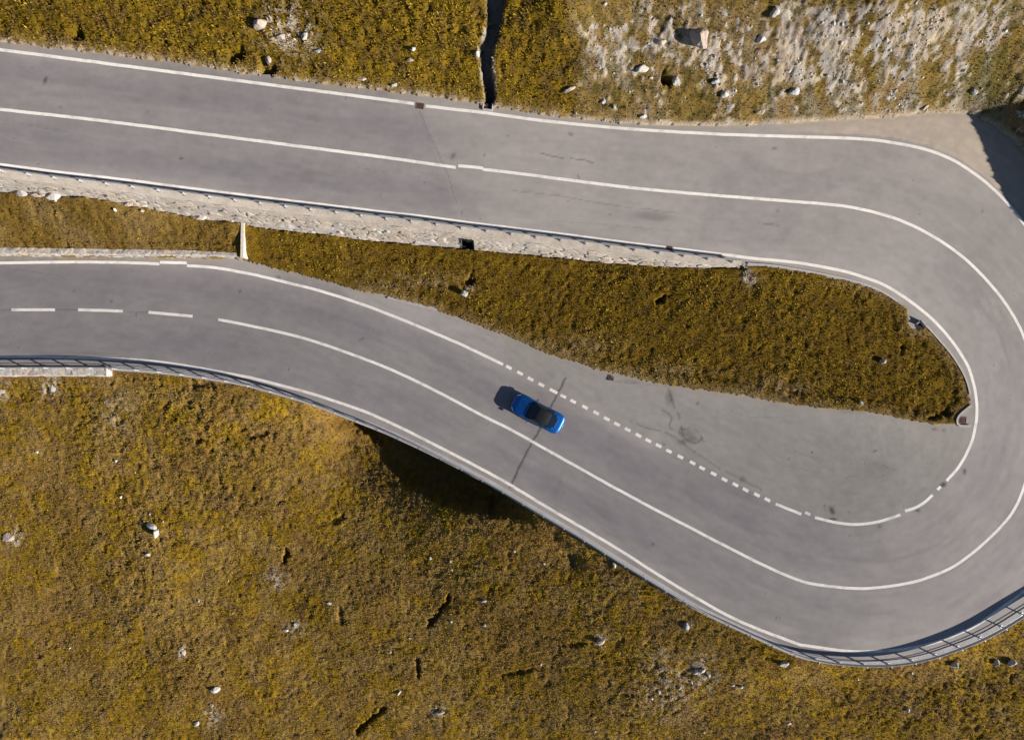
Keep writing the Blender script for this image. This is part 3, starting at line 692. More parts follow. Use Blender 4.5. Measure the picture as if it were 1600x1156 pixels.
for s_ in ((71,126,3,6,.45,20),(283,248,4,2,.5,0),(708,244,4,6,.62,30),(892,210,5,3,.6,20),(1020,338,30,8,.72,5),(1210,232,4,2,.6,0),(565,530,6,2,.65,-20),(375,455,2,3,.6,0),
           (1072,676,15,8,.78,20),(1082,686,8,5,.7,0),(1066,690,9,4,.74,-10),(1046,620,7,12,.68,0),(1300,798,4,7,.35,-20),(1301,811,6,3,.4,0),(1474,757,5,4,.3,-40),(1507,736,3,5,.45,0),(1366,705,2,2,.5,0),(1369,704,2,2,.5,0),
           (1370,735,30,18,.85,0),(1400,905,60,12,.92,-20),(1160,748,5,5,.7,0),(1155,770,60,9,.86,25),(860,760,24,30,.92,30),(925,795,40,18,.93,20),(1020,850,3,2,.55,0),(850,735,10,14,.95,0),
           (1330,640,26,8,.82,5),(1090,630,3,3,.6,0),(985,596,20,3,.82,4),(1434,797,4,3,.5,0),(1374,822,4,3,.6,0),(470,325,2,2,.7,0),(757,243,2,2,.6,0),(793,213,2,2,.6,0),
           (1460,670,5,3,.6,0),(1475,672,4,3,.6,0),(1215,330,3,3,.7,0),(1535,330,2,4,.7,0),(95,167,3,2,.7,0),(230,175,3,2,.75,0),(610,365,3,2,.8,0),(200,545,60,4,.93,0),(120,552,70,3,.86,0)):
    stain(*s_)
darkband = (sd_of(HARD, AX[idx], AY[idx]))
gb = g[idx]; kb = np.exp(-(np.abs(darkband + 0.15) / 0.22) ** 2) * sstep(.35, .55, n3[idx]) * 0.55
gb = gb + (np.array([0.26, 0.22, 0.17]) - gb) * kb[:, None]; g[idx] = gb
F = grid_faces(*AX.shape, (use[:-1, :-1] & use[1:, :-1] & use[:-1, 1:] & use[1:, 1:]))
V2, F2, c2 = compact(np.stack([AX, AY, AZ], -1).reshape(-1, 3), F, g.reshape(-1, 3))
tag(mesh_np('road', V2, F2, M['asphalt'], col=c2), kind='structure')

# ---------------------------------------------------------------- painted lines
def ribbon(vl, pts, width, dz=0.007, step=5, sm=True):
    p = smooth(pts, step) if sm and len(pts) > 2 else resample(np.array(pts, float), step)
    w = R(p); w = resample(w, 0.22)
    tg = np.gradient(w[:, :2], axis=0); tg /= np.linalg.norm(tg, axis=1)[:, None]; nrm = np.stack([-tg[:, 1], tg[:, 0]], 1)
    jit = (fbm(w[:, 0], w[:, 1], 0.6, 2, 3) - .5) * 0.03
    a = w[:, :2] + nrm * (width / 2 + jit)[:, None]; b = w[:, :2] - nrm * (width / 2 - jit)[:, None]
    za = zroad(a[:, 0], a[:, 1]) + dz; zb = zroad(b[:, 0], b[:, 1]) + dz
    n0 = sum(len(q_) for q_ in vl[0]); n = len(w)
    vl[0].append(np.concatenate([np.column_stack([a, za]), np.column_stack([b, zb])]))
    i = np.arange(n - 1); vl[1].append(np.stack([i + 1, i, i + n, i + n + 1], 1) + n0)
def paint(name, pieces, width, dz=0.007):
    vl = ([], [])
    for q_ in pieces: ribbon(vl, q_, width, dz)
    V = np.concatenate(vl[0]); F = np.concatenate(vl[1])
    wn_ = fbm(V[:, 0], V[:, 1], 0.8, 3, 2); wl_ = fbm(V[:, 0], V[:, 1], 5.0, 2, 3)
    c = np.array([0.66, 0.62, 0.58])[None] * (0.80 + 0.22 * wn_ + 0.16 * wl_)[:, None]
    worn = sstep(.66, .78, fbm(V[:, 0], V[:, 1], 0.5, 2, 4)) * 0.35; c = c + (np.array([.25, .23, .22]) - c) * worn[:, None]
    o = mesh_np(name, V, F, M['paint'], col=c); tag(o, kind='structure'); return o
paint('centre_line', [CL_solid_low, [(755,265),(752,262.5),(716,259.5)], CL_top], 0.24)
paint('centre_dashes', [[(-92,487),(-22,484.6)], [(18,484),(86,484)], [(122,484),(192,486)], [(232,488),(301,494)]], 0.25)
paint('edge_line_upper', [TOP_LINE, TOP_LINE2], 0.245)
paint('edge_line_inner', [IN_TOP, IN_TOP2, IN_C, IN_D, IN_E, IN_F, IN_G, IN_LOW, IN_LOWJ, IN_LOW2], 0.24)
dd = []
for i, (a, b) in enumerate(IN_DASH):
    h_ = 6.8 if i == 4 else 4.9
    dd.append([(a - h_ * .88, b - h_ * .47), (a, b), (a + h_ * .88, b + h_ * .47)])
paint('layby_dashes', dd, 0.26)

# ---------------------------------------------------------------- stone walls
stone_cols = np.array([[0.42,0.36,0.31],[0.46,0.40,0.33],[0.35,0.32,0.30],[0.40,0.38,0.36],[0.44,0.36,0.28],[0.38,0.33,0.30]])
def wall_sheet(name, prof_fn, s0, s1, rows, mat, parent, sx=0.075, cell=(0.55, 0.32), relief=0.10, seed=3, keep_fn=None, tint=1.0, crev=0.5):
    """prof_fn(s, t) -> xyz arrays + outward normal; rows = array of t values in metres down the profile"""
    S = np.arange(s0, s1, sx); SS, TT = np.meshgrid(S, rows, indexing='ij')
    P, N = prof_fn(SS, TT)
    wx = SS / cell[0] + 0.5 * (fbm(SS, TT, 0.8, 2, 1) - .5); wy = TT / cell[1] + 0.6 * (fbm(SS, TT, 0.7, 2, 2) - .5)
    f1, f2, cid = worley(wx, wy, seed)
    gap = sstep(0.0, 0.16, f2 - f1)
    rel = relief * ((cid - 0.5) * 1.3 * gap + 0.35 * (fbm(SS, TT, 0.25, 3, 4) - .5)) - relief * 0.8 * (1 - gap)
    P = P + N * rel[..., None]
    ci = (cid * 977 % 1 * len(stone_cols)).astype(int) % len(stone_cols)
    cc = stone_cols[ci] * (0.78 + 0.4 * (cid * 31 % 1))[..., None] * tint
    cc = cc * (1 - crev * (1 - gap) * sstep(.45, .6, fbm(SS, TT, 1.1, 2, 5)))[..., None] * (0.85 + 0.3 * fbm(SS, TT, 0.2, 2, 0))[..., None]
    keep = None
    if keep_fn is not None: keep = keep_fn(SS, TT)[:-1, :-1]
    F = grid_faces(*SS.shape, keep) if keep is not None else grid_faces(*SS.shape)
    V2, F2, c2 = compact(P.reshape(-1, 3), F, cc.reshape(-1, 3))
    return mesh_np(name, V2, F2[:, ::-1], mat, parent, col=c2)

# wall A under the upper road
sA = np.concatenate([[0], np.cumsum(np.linalg.norm(np.diff(cop_out[:, :2], axis=0), axis=1))])
s_of_px = lambda px: float(np.interp(px, xs, sA))
def iA(s, arr): return np.interp(s, sA, arr)
def profA(S, T):   # T in 0..1 of the face height, from the coping edge down to below the foot
    tx = iA(S, cop_out[:, 0]); ty = iA(S, cop_out[:, 1]); tz = iA(S, cop_out[:, 2]) + 0.06
    fx = iA(S, footW[:, 0]); fy = iA(S, footW[:, 1]); fz = iA(S, footW[:, 2])
    dxy = np.hypot(fx - tx, fy - ty) + 1e-6
    x = tx + (fx - tx) * T; y = ty + (fy - ty) * T; z = tz + (fz - 0.0 - tz) * T
    N = np.stack([(fx - tx) / dxy * .95, (fy - ty) / dxy * .95, 0 * tx + .3], -1)
    bulge = 0.10 * (fbm(S, T * 3, 1.5, 2, 1) - .5)
    P = np.stack([x, y, z], -1) + N * bulge[..., None]
    return P, N
wallA = empty('stone_retaining_wall', tuple(footW[len(footW) // 2]))
tag(wallA, 'long rough stone retaining wall holding up the upper road, above the grass wedge', 'retaining wall')
wallA.location = (0, 0, 0)
sN = s_of_px(729)
Tr = np.linspace(0, 1.12, 56)
def profA2(S, T):
    P, N = profA(S, T); return P, N
def faceA():
    S = np.arange(s_of_px(-700), s_of_px(1162), 0.075); SS, TT = np.meshgrid(S, Tr, indexing='ij')
    P, N = profA(SS, TT); hh = np.interp(SS, sA, wallA_h) + 0.2
    TM = TT * hh
    wx = SS / 0.95 + 0.7 * (fbm(SS, TM, 0.8, 2, 1) - .5); wy = TM / 0.52 + 0.5 * (fbm(SS, TM, 0.7, 2, 2) - .5)
    f1, f2, cid = worley(wx, wy, 3); gap = sstep(0.02, 0.14, f2 - f1)
    k_ = sstep(0.05, 0.35, TT)
    rel = (0.12 * (cid - 0.42) * gap + 0.05 * (fbm(SS, TM, 0.22, 3, 4) - .5) * .9 - 0.06 * (1 - gap)) * (0.3 + 0.7 * k_)
    P = P + N * rel[..., None]
    ci = (cid * 977 % 1 * len(stone_cols)).astype(int) % len(stone_cols)
    cc = stone_cols[ci] * (0.84 + 0.16 * (cid * 31 % 1))[..., None]
    mort = np.array([0.42, 0.36, 0.31]); cc = cc + (mort - cc) * (0.35 + 0.4 * (1 - k_))[..., None]
    cc = cc * (1 - 0.75 * k_ * (1 - gap) * sstep(.48, .60, fbm(SS, TM, 0.8, 2, 5)))[..., None]
    moss = sstep(.62, .72, fbm(SS, TM, 1.6, 3, 1)) * sstep(0.2, 0.5, TT) * 0.25
    cc = cc + (np.array([0.2, 0.15, 0.03]) - cc) * moss[..., None]
    keep = ~((np.abs(SS - sN) < 0.5) & (TT > 0.30))[:-1, :-1]
    F = grid_faces(*SS.shape, keep); V2, F2, c2 = compact(P.reshape(-1, 3), F, cc.reshape(-1, 3))
    return mesh_np('stonework', V2, F2, M['stone'], wallA, col=c2)
faceA()
def copA():
    S = np.arange(s_of_px(-700), s_of_px(1162), 0.09); T = np.linspace(0, 1, 9); SS, TT = np.meshgrid(S, T, indexing='ij')
    x = iA(SS, cop_in[:, 0]) * (1 - TT) + iA(SS, cop_out[:, 0]) * TT; y = iA(SS, cop_in[:, 1]) * (1 - TT) + iA(SS, cop_out[:, 1]) * TT
    z = zroad(x, y) + 0.07 + 0.02 * (fbm(SS, TT, 0.4, 3, 1) - .5) - 0.09 * (TT == 0)
    n_ = fbm(x, y, 0.5, 3, 2); cc = np.array([0.41, 0.355, 0.30])[None, None] * (0.8 + 0.4 * n_)[..., None]
    V2, F2, c2 = compact(np.stack([x, y, z], -1).reshape(-1, 3), grid_faces(*SS.shape), cc.reshape(-1, 3))
    return mesh_np('coping', V2, F2, M['stone'], wallA, col=c2)
copA()
# drain opening in the wall: a recess with side cheeks and a back, its shade put into the colour
P0, N0 = profA(np.array([[sN]]), np.array([[0.30]])); P1, N1 = profA(np.array([[sN]]), np.array([[1.05]]))
P0, P1 = Vector(P0[0, 0]), Vector(P1[0, 0]); out = Vector((N0[0, 0][0], N0[0, 0][1], 0)).normalized(); along = Vector((-out.y, out.x, 0))
b = MB()
D = 1.1
for sgn in (-1, 1):
    b.add([P0 + along * .5 * sgn + out * .03, P1 + along * .5 * sgn + out * .03, P1 + along * .5 * sgn - out * D, P0 + along * .5 * sgn - out * D], [(0, 1, 2, 3)])
b.add([P0 - along * .5 - out * D, P0 + along * .5 - out * D, P1 + along * .5 - out * D, P1 - along * .5 - out * D], [(0, 1, 2, 3)])
b.add([P0 - along * .5 + out * .03, P0 + along * .5 + out * .03, P0 + along * .5 - out * D, P0 - along * .5 - out * D], [(0, 1, 2, 3)])
b.add([P1 - along * .5 - out * D, P1 + along * .5 - out * D, P1 + along * .5 + out * .1, P1 - along * .5 + out * .1], [(0, 1, 2, 3)])
nic = b.build('drain_opening', mat_new('recess_shade', (0.012, 0.012, 0.012), 0.95, noise=[(6, .3, 4)]), wallA)  # near-black colour paints the shade inside the recess
nic['label'] = 'square dark drain opening in the stone wall'
b = MB()
for sgn in (-1, 1):
    b.box(P0.lerp(P1, .5) + along * .54 * sgn + out * .06, (0.10, 0.3, (P0 - P1).length * .96), Matrix.Rotation(math.atan2(along.y, along.x), 3, 'Z') @ Matrix.Rotation(0, 3, 'X'))
# slabs jutting out at the left end of the wall are things that belong to the wall
def rock_mesh(name, size, seed, mat, flat=0.6, ang=1.0, sub=3):
    import bmesh
    bm = bmesh.new(); bmesh.ops.create_icosphere(bm, subdivisions=sub, radius=1)
    r = random.Random(seed); planes = [(Vector((r.uniform(-1, 1), r.uniform(-1, 1), r.uniform(-.6, 1))).normalized(), r.uniform(.5, .85)) for _ in range(9)]
    ph = [r.uniform(0, 10) for _ in range(4)]
    for v in bm.verts:
        q_ = v.co.copy()
        for n_, d_ in planes:
            e = q_.dot(n_) - d_
            if e > 0: q_ -= n_ * e * 0.95 * ang
        q_ *= 1 + 0.09 * math.sin(4.1 * q_.x + ph[0]) * math.sin(3.7 * q_.y + ph[1]) + 0.05 * math.sin(9 * q_.x + ph[2]) * math.sin(8 * q_.z + ph[3])
        v.co = Vector((q_.x * size[0] / 2, q_.y * size[1] / 2, q_.z * size[2] / 2 * flat * 1.6))
    me = bpy.data.meshes.new(name); bm.to_mesh(me); bm.free(); me.materials.append(mat)
    o = bpy.data.objects.new(name, me); C.objects.link(o)
    return o
for i, (a, b_, sx_, sy_, rz_) in enumerate([(62, 299, 1.5, .8, .2), (44, 297, .9, .4, -.3), (6, 293, 1.0, .8, .1), (30, 286, 1.0, .45, -.1), (292, 333, 1.0, .5, .3), (180, 316, .9, .4, .1)]):
    s_ = s_of_px(a); Pq, Nq = profA(np.array([[s_]]), np.array([[.85]])); Pq = Vector(Pq[0, 0]); Nq = Vector(Nq[0, 0])
    o = rock_mesh('jutting_stone', (sx_, sy_, .4), 40 + i, M['rockpink'] if i % 2 else M['rock'], .6); o.location = Pq + Nq * .12; o.rotation_euler = (.2, .15, rz_); o.parent = wallA

# low wall along the lower road, holding the grass terrace, with its end wall
lowwall = empty('low_stone_wall'); tag(lowwall, 'low pale stone wall edging the lower road and boxing in the grass terrace', 'stone wall')
sL = np.concatenate([[0], np.cumsum(np.linalg.norm(np.diff(w_lwf[:, :2], axis=0), axis=1))])
bx = np.interp(np.linspace(0, 1, len(w_lwf)), np.linspace(0, 1, len(w_lwb)), w_lwb[:, 0])
def lowwall_face():
    S = np.arange(0, sL[-1], 0.08)
    fx = np.interp(S, sL, w_lwf[:, 0]); fy = np.interp(S, sL, w_lwf[:, 1]); fz = np.interp(S, sL, w_lwf[:, 2])
    o_ = np.argsort(w_lwb[:, 0]); byy = np.interp(fx, w_lwb[o_, 0], w_lwb[o_, 1]); bzz = np.interp(fx, w_lwb[o_, 0], w_lwb[o_, 2])
    T = np.concatenate([np.linspace(0, 1, 16), 1 + np.linspace(0.1, 1, 7), [2.12]])
    SS, TT = np.meshgrid(S, T, indexing='ij')
    FX = fx[:, None] + 0 * TT; top = bzz[:, None]
    yfront = fy[:, None] + 0.12 * np.clip(TT, 0, 1)
    y = np.where(TT <= 1, yfront, fy[:, None] + .12 + (byy[:, None] + .05 - fy[:, None] - .12) * np.clip(TT - 1, 0, 1))
    z = np.where(TT <= 1, fz[:, None] - .1 + (top - fz[:, None] + .1) * TT, top); z = np.where(TT > 2.05, z - .4, z); 
    tm = np.where(TT <= 1, TT * 1.3, 1.3 + (TT - 1) * .4)
    f1, f2, cid = worley(SS / .5 + .6 * (fbm(SS, tm, .7, 2, 1) - .5), tm / .26 + .5 * (fbm(SS, tm, .7, 2, 2) - .5), 5); gap = sstep(.02, .14, f2 - f1)
    rel = 0.09 * (cid - .4) * gap - 0.05 * (1 - gap)
    y = y - rel * (TT <= 1); z = z + rel * .6 * (TT > 1)
    ci = (cid * 977 % 1 * len(stone_cols)).astype(int) % len(stone_cols); cc = stone_cols[ci] * 1.12 * (0.82 + 0.3 * (cid * 31 % 1))[..., None]
    cc = cc * (1 - .5 * (1 - gap) * (TT < 1))[..., None]
    V2, F2, c2 = compact(np.stack([FX, y, z], -1).reshape(-1, 3), grid_faces(*SS.shape), cc.reshape(-1, 3))
    mesh_np('stonework', V2, F2, M['stone'], lowwall, col=c2)
lowwall_face()
# end wall running up to the high wall
e0 = Vector(w_lwf[0])
_i = int(np.argmin(np.abs(PX(footW[:, 0], footW[:, 1], footW[:, 2])[0] - 380))); e1z = footW[_i][2] + .15
zt0 = e0.z + LWH + .05
pa = Vector((*W(378, 402, zt0), zt0)); pb_ = Vector((*W(379, 347, e1z), e1z))
b = MB(); n = 14; w_ = .13
for i in range(n):
    a = pa.lerp(pb_, i / n); c = pa.lerp(pb_, (i + 1) / n); lo_a = a.z - 1.5; lo_c = c.z - 1.5
    b.add([(a.x - w_, a.y, a.z), (a.x + w_, a.y, a.z), (c.x + w_, c.y, c.z), (c.x - w_, c.y, c.z), (a.x - w_, a.y, lo_a), (a.x + w_, a.y, lo_a), (c.x + w_, c.y, lo_c), (c.x - w_, c.y, lo_c)],
          [(0, 1, 2, 3), (1, 5, 6, 2), (0, 3, 7, 4)] + ([(0, 4, 5, 1)] if i == 0 else []) + ([(3, 2, 6, 7)] if i == n - 1 else []))
b.build('end_wall', mat_new('pale_mortar', (0.46, 0.42, 0.37), .95, noise=[(8, .15, 5)], bump=(15, .02)), lowwall)

# ---------------------------------------------------------------- outer edge of the lower road: concrete edge beam on a retaining wall
w_edge = np.concatenate([w_outtop[w_outtop[:, 1] < W(0, 500, 5)[1]][np.argsort(-w_outtop[w_outtop[:, 1] < W(0, 500, 5)[1]][:, 1])], w_outlow]) if False else np.concatenate([w_outtop[int(np.argmax(w_outtop[:, 0])):], w_outlow])
ol = resample(w_edge, 0.35)
for c in range(2): ol[:, c] = np.convolve(np.pad(ol[:, c], 2, mode='edge'), np.ones(5) / 5, 'valid')
tg = np.gradient(ol[:, :2], axis=0); tg /= np.linalg.norm(tg, axis=1)[:, None]; nr = np.stack([-tg[:, 1], tg[:, 0]], 1)
cx_, cy_ = 10.0, -5.0
sgn = 1 if np.mean((ol[:, 0] - ol[:, 0].mean()) * 0 + nr[:, 1]) < 0 else -1
nr *= sgn       # outward = away from the road
OUTW = 0.02
def off(arr, nrm, d, dz): return np.column_stack([arr[:, :2] + nrm * d, arr[:, 2] + dz])
edgew = empty('concrete_edge_wall'); tag(edgew, 'narrow concrete edge beam and wall carrying the guard rail round the outside of the bend', 'retaining wall')
opx = PX(ol[:, 0], ol[:, 1], ol[:, 2])[0]
dep = drop_at(opx) + 0.5
prof = [(-0.38, -0.05), (-0.38, 0.035), (-0.36, 0.045), (0.10, 0.045), (0.12, 0.03), (0.12, -0.18), (0.05, -0.20)]
rows_ = [off(ol, nr, d, h) for d, h in prof] + [np.column_stack([ol[:, :2] + nr * 0.10, ol[:, 2] - dep])]
V = np.stack(rows_, 1); F = grid_faces(V.shape[0], V.shape[1])
cc = np.array([0.36, 0.34, 0.335]) * (0.8 + .4 * fbm(V[..., 0], V[..., 1] + V[..., 2], 0.8, 4, 2))[..., None]
mesh_np('edge_beam', V.reshape(-1, 3), F if sgn < 0 else F[:, ::-1], M['stone'], edgew, smooth_=False, col=cc.reshape(-1, 3))
# masonry block wall at the far left
lw2 = empty('masonry_wall'); tag(lw2, 'broad mortared stone wall under the left end of the lower guard rail', 'stone wall')
oL = resample(w_outleft, 0.09); 
def lw2_build():
    T = np.array([0, .06, .2, .35, .5, .65, .8, .92, 1.0, 1.1, 1.3, 1.6, 1.9, 2.2]); SS, TT = np.meshgrid(np.arange(len(oL)) * .09, T, indexing='ij')
    WD = 0.78
    y = oL[:, 1][:, None] + WD * (1 - np.clip(TT, 0, 1)) - 0.1 * np.clip(TT - 1, 0, 9); x = oL[:, 0][:, None] + 0 * TT
    z = oL[:, 2][:, None] + np.where(TT <= 0, -.05, .14) - 1.3 * np.clip(TT - 1, 0, 9)
    f1, f2, cid = worley(SS / .6, TT * WD / .35 + .4 * (fbm(SS, TT, .7, 2, 2) - .5), 8); gap = sstep(.02, .14, f2 - f1)
    z = z + (0.05 * (cid - .4) * gap - .02 * (1 - gap)) * (TT > 0.1); y = y - .08 * (cid - .4) * (TT > 1)
    ci = (cid * 977 % 1 * len(stone_cols)).astype(int) % len(stone_cols); c0 = stone_cols[ci] * 1.15 * (.85 + .25 * (cid * 31 % 1))[..., None]; c0 = c0 * (1 - .35 * (1 - gap))[..., None]
    mesh_np('stonework', np.stack([x, y, z], -1).reshape(-1, 3), grid_faces(*SS.shape)[:, ::-1], M['stone'], lw2, col=c0.reshape(-1, 3))
    b = MB(); a = oL[0]; b.box((a[0] + .06, a[1] + .38, a[2] - .75), (.12, .84, 1.85)); b.build('end_stone', M['concrete'], lw2, bevel=.02)
lw2_build()
# thin kerb strip around the inside of the bend (pale line between grass and asphalt)
def kerb(name, pts, w_, h_, label, mat, cat='kerb', px_off=0):
    l = resample(R(smooth(pts, 6)), 0.3); t_ = np.gradient(l[:, :2], axis=0); t_ /= np.linalg.norm(t_, axis=1)[:, None]; n_ = np.stack([-t_[:, 1], t_[:, 0]], 1)
    V = np.stack([off(l, n_, -w_ / 2, -.08), off(l, n_, -w_ / 2, h_), off(l, n_, w_ / 2, h_), off(l, n_, w_ / 2, -.08)], 1)
    F = np.concatenate([grid_faces(V.shape[0], 4), [[0, 1, 2, 3]], [[4 * (len(l) - 1) + q_ for q_ in (3, 2, 1, 0)]]])
    o = mesh_np(name, V.reshape(-1, 3), F, mat, smooth_=False); tag(o, label, cat); return o
kerb('kerb', [(1168,412),(1208,415),(1249,421.5),(1305,432.5),(1346,443),(1376,455),(1400,470)], .13, .09, 'thin pale kerb between the upper road edge and the grass wedge', M['concrete'])
kerb('kerb', [(1447,509),(1466,530),(1487,555),(1504,582),(1512,602),(1515,616)], .13, .09, 'thin pale kerb round the tip of the grass wedge', M['concrete'])
kerb('drain_kerb', [(1516.6,633),(1497,650),(1496,664),(1515,665)], .16, .12, 'short bent kerb framing the drain at the tip of the grass wedge', M['concrete'])
kerb('gutter_slab', [(606,463),(640,471.5),(684,482)], .42, .05, 'weathered concrete gutter slab where the grass meets the lower road', M['concrete'], 'gutter slab')

# ---------------------------------------------------------------- guard rails
def wbeam(line, nrm, parent, side, hs=1.0):
    prof = [(0.00, 0.42), (0.05, 0.45), (0.08, 0.49), (0.03, 0.55), (0.00, 0.585), (0.03, 0.62), (0.08, 0.68), (0.05, 0.72), (0.00, 0.75), (-.02, .75), (-.005, .70), (.04, .68), (-.015, .60), (-.015, .57), (.04, .49), (-.02, .42)]
    V = np.stack([off(line, nrm, side * (0.09 + a * .8), h_ * hs) for a, h_ in prof], 1); k_ = len(prof)
    i, j = np.meshgrid(np.arange(len(line) - 1), np.arange(k_), indexing='ij')
    F = np.stack([i * k_ + j, (i + 1) * k_ + j, (i + 1) * k_ + (j + 1) % k_, i * k_ + (j + 1) % k_], -1).reshape(-1, 4)
    return mesh_np('rail_beam', V.reshape(-1, 3), F, M['steel'], parent, smooth_=False)
def post_mesh():
    b = MB(); b.box((0, 0, .36), (.10, .012, .74)); b.box((.05, 0, .36), (.012, .06, .74)); b.box((-.05, 0, .36), (.012, .06, .74)); b.box((0, 0, .012), (.26, .24, .022))
    b.box((.075, 0, .60), (.06, .10, .22)); b.box((0, 0, .735), (.11, .07, .012))
    for a in (-.09, .09):
        for c in (-.08, .08): b.tube((a, c, .02), (a, c, .05), .016, 6)
    me = bpy.data.meshes.new('post'); me.from_pydata(b.v, [], b.f); me.materials.append(M['steel']); return me
PM = post_mesh()
def guard_rail(line, nrm_in, label, spacing=2.0, cable=True, maxpost=98, hs=1.0):
    root = empty('guard_rail', tuple(line[len(line) // 2])); root.location = (0, 0, 0); tag(root, label, 'guard rail')
    wbeam(line, nrm_in, root, 1, hs)
    if cable:
        V = []; n8 = 8
        for k_ in range(n8):
            t_ = 2 * math.pi * k_ / n8; V.append(off(line, nrm_in, .05 + .02 * math.cos(t_), .20 + .02 * math.sin(t_)))
        V = np.stack(V, 1); i, j = np.meshgrid(np.arange(len(line) - 1), np.arange(n8), indexing='ij')
        F = np.stack([i * n8 + j, (i + 1) * n8 + j, (i + 1) * n8 + (j + 1) % n8, i * n8 + (j + 1) % n8], -1).reshape(-1, 4)
        mesh_np('lower_tube', V.reshape(-1, 3), F, M['steel'], root)
    s = np.concatenate([[0], np.cumsum(np.linalg.norm(np.diff(line[:, :2], axis=0), axis=1))])
    k_ = 0
    for st in np.arange(.3, s[-1], spacing):
        if k_ >= maxpost: break
        x, y, z = (np.interp(st, s, line[:, c]) for c in range(3)); nx = np.interp(st, s, nrm_in[:, 0]); ny = np.interp(st, s, nrm_in[:, 1])
        o = bpy.data.objects.new('post', PM); C.objects.link(o); o.parent = root; o.location = (x, y, z); o.scale = (1, 1, hs); o.rotation_euler = (0, 0, math.atan2(ny, nx)); k_ += 1
    # flared end
    return root
# upper rail
lu = resample(R(np.stack([xs[xs <= 1152], (y_line + 10.5)[xs <= 1152]], 1))[::-1], 0.4); lu[:, 2] += .06
t_ = np.gradient(lu[:, :2], axis=0); t_ /= np.linalg.norm(t_, axis=1)[:, None]; nu = np.stack([-t_[:, 1], t_[:, 0]], 1)
if nu[:, 1].mean() < 0: nu = -nu
guard_rail(lu, nu, 'steel guard rail on the stone retaining wall beside the upper road', spacing=2.0, cable=False, maxpost=60, hs=0.68)
# lower rail, on the edge beam then on the masonry wall
l1 = np.column_stack([ol[:, :2] - nr * 0.04, ol[:, 2] + .045])
l2 = resample(w_outleft, .35)[2:]; l2 = np.column_stack([l2[:, 0], l2[:, 1] + .62, l2[:, 2] + .13])
wr = resample(w_outtop[-14:], .35)
lb = np.concatenate([l1, l2]); 
kk = np.ones(7) / 7
for _ in range(2):
    for c in range(3): lb[:, c] = np.convolve(np.pad(lb[:, c], 3, mode='edge'), kk, 'valid')
lb = lb[2:-2]
lb = resample(lb, .4); t_ = np.gradient(lb[:, :2], axis=0); t_ /= np.linalg.norm(t_, axis=1)[:, None]; nb = -np.stack([-t_[:, 1], t_[:, 0]], 1)
if nb[:, 1].mean() < 0: nb = -nb
guard_rail(lb, nb, 'long curving steel guard rail along the outside of the lower road and bend', spacing=2.0, cable=True)

# ---------------------------------------------------------------- drains and small things on the road
def drain(px, py, w_, l_, ang, label):
    x, y, z = R([(px, py)])[0]; root = empty('drain_grate', (x, y, z + .008), R_(ang)); tag(root, label, 'drain grate')
    b = MB(); b.box((0, 0, -.004), (w_, l_, .012)); b.build('pit_shade', M['dark'], root)  # flat dark plate painted as the shade below the bars
    b = MB()
    for s_ in (-1, 1): b.box((s_ * (w_ / 2 + .02), 0, .006), (.05, l_ + .09, .03)); b.box((0, s_ * (l_ / 2 + .02), .006), (w_, .05, .03))
    n_ = int(w_ / .09)
    for i in range(1, n_): b.box((-w_ / 2 + i * w_ / n_, 0, .012), (.055, l_, .02))
    b.build('grate', M['grate'], root)
drain(656, 166, .55, .38, -8, 'rusty drain grate interrupting the upper edge line near the gully')
drain(954.5, 590, .42, .42, -8, 'square drain grate at the grass edge of the lay-by')
drain(1504, 656, .5, .5, -5, 'rusty drain grate inside the bent kerb at the wedge tip')
drain(1046, 387.5, .34, .20, -8, 'small reddish drain grate in the line above the stone retaining wall')
# culvert mouth of the gully at the road edge
x, y, z = R([(762, 168)])[0]
cu = empty('culvert_inlet', (x, y, z), R_(-8)); tag(cu, 'small stone culvert inlet where the gully meets the upper road', 'culvert')
b = MB(); b.box((0, -.22, .05), (.8, .12, .22)); b.box((-.38, .1, .05), (.1, .52, .2)); b.box((.38, .1, .05), (.1, .52, .2)); b.build('frame', M['concrete'], cu, bevel=.02)
b = MB(); b.box((0, .06, .0), (.62, .44, .03)); b.build('pit_shade', M['dark'], cu)  # flat dark plate painted as the shade in the culvert mouth
# small concrete water inlet on the inside of the bend
x, y, z = R([(1437, 509)])[0]
cu = empty('water_inlet', (x, y, z), R_(38)); tag(cu, 'small pale concrete inlet box standing at the grass edge inside the bend', 'drain box')
b = MB(); b.box((.22, 0, .18), (.10, .75, .48)); b.box((0, .34, .12), (.5, .08, .36)); b.build('upstand', M['concrete'], cu, bevel=.02)
b = MB(); b.box((-.08, -.02, .02), (.5, .6, .03)); b.build('pit_shade', M['dark'], cu)  # flat dark plate painted as the shadow beside the upstand

# ---------------------------------------------------------------- rocks
def rock(px, py, size, seed, mat, label, rz=0, flat=.6, group=None, sink=.25, tilt=0):
    x, y, z = ground_at(px, py)
    o = rock_mesh('rock', size, seed, M[mat], flat); o.location = (x, y, z + size[2] * .5 * flat * (1 - sink)); o.rotation_euler = (tilt, tilt * .6, rz)
    tag(o, label, 'rock', group); return o
rock(236, 821, (1.25, .62, .5), 1, 'rock', 'large white angular slab lying in the lower meadow', -.4, .7)
rock(246, 831, (.55, 1.0, .7), 2, 'rock', 'upright white flake leaning beside the large white slab in the meadow', -.35, .8)
rock(231, 866, (.55, .35, .3), 3, 'rock', 'small white stone just below the large white slab')
rock(14, 840, (1.3, 1.1, .3), 4, 'rockpink', 'flat pinkish rock half buried at the left edge of the meadow', .4, .5, sink=.7)
rock(337, 1077, (1.0, .7, .5), 5, 'rock', 'rounded white stone in the lower left meadow above two smaller pale ones', .3)
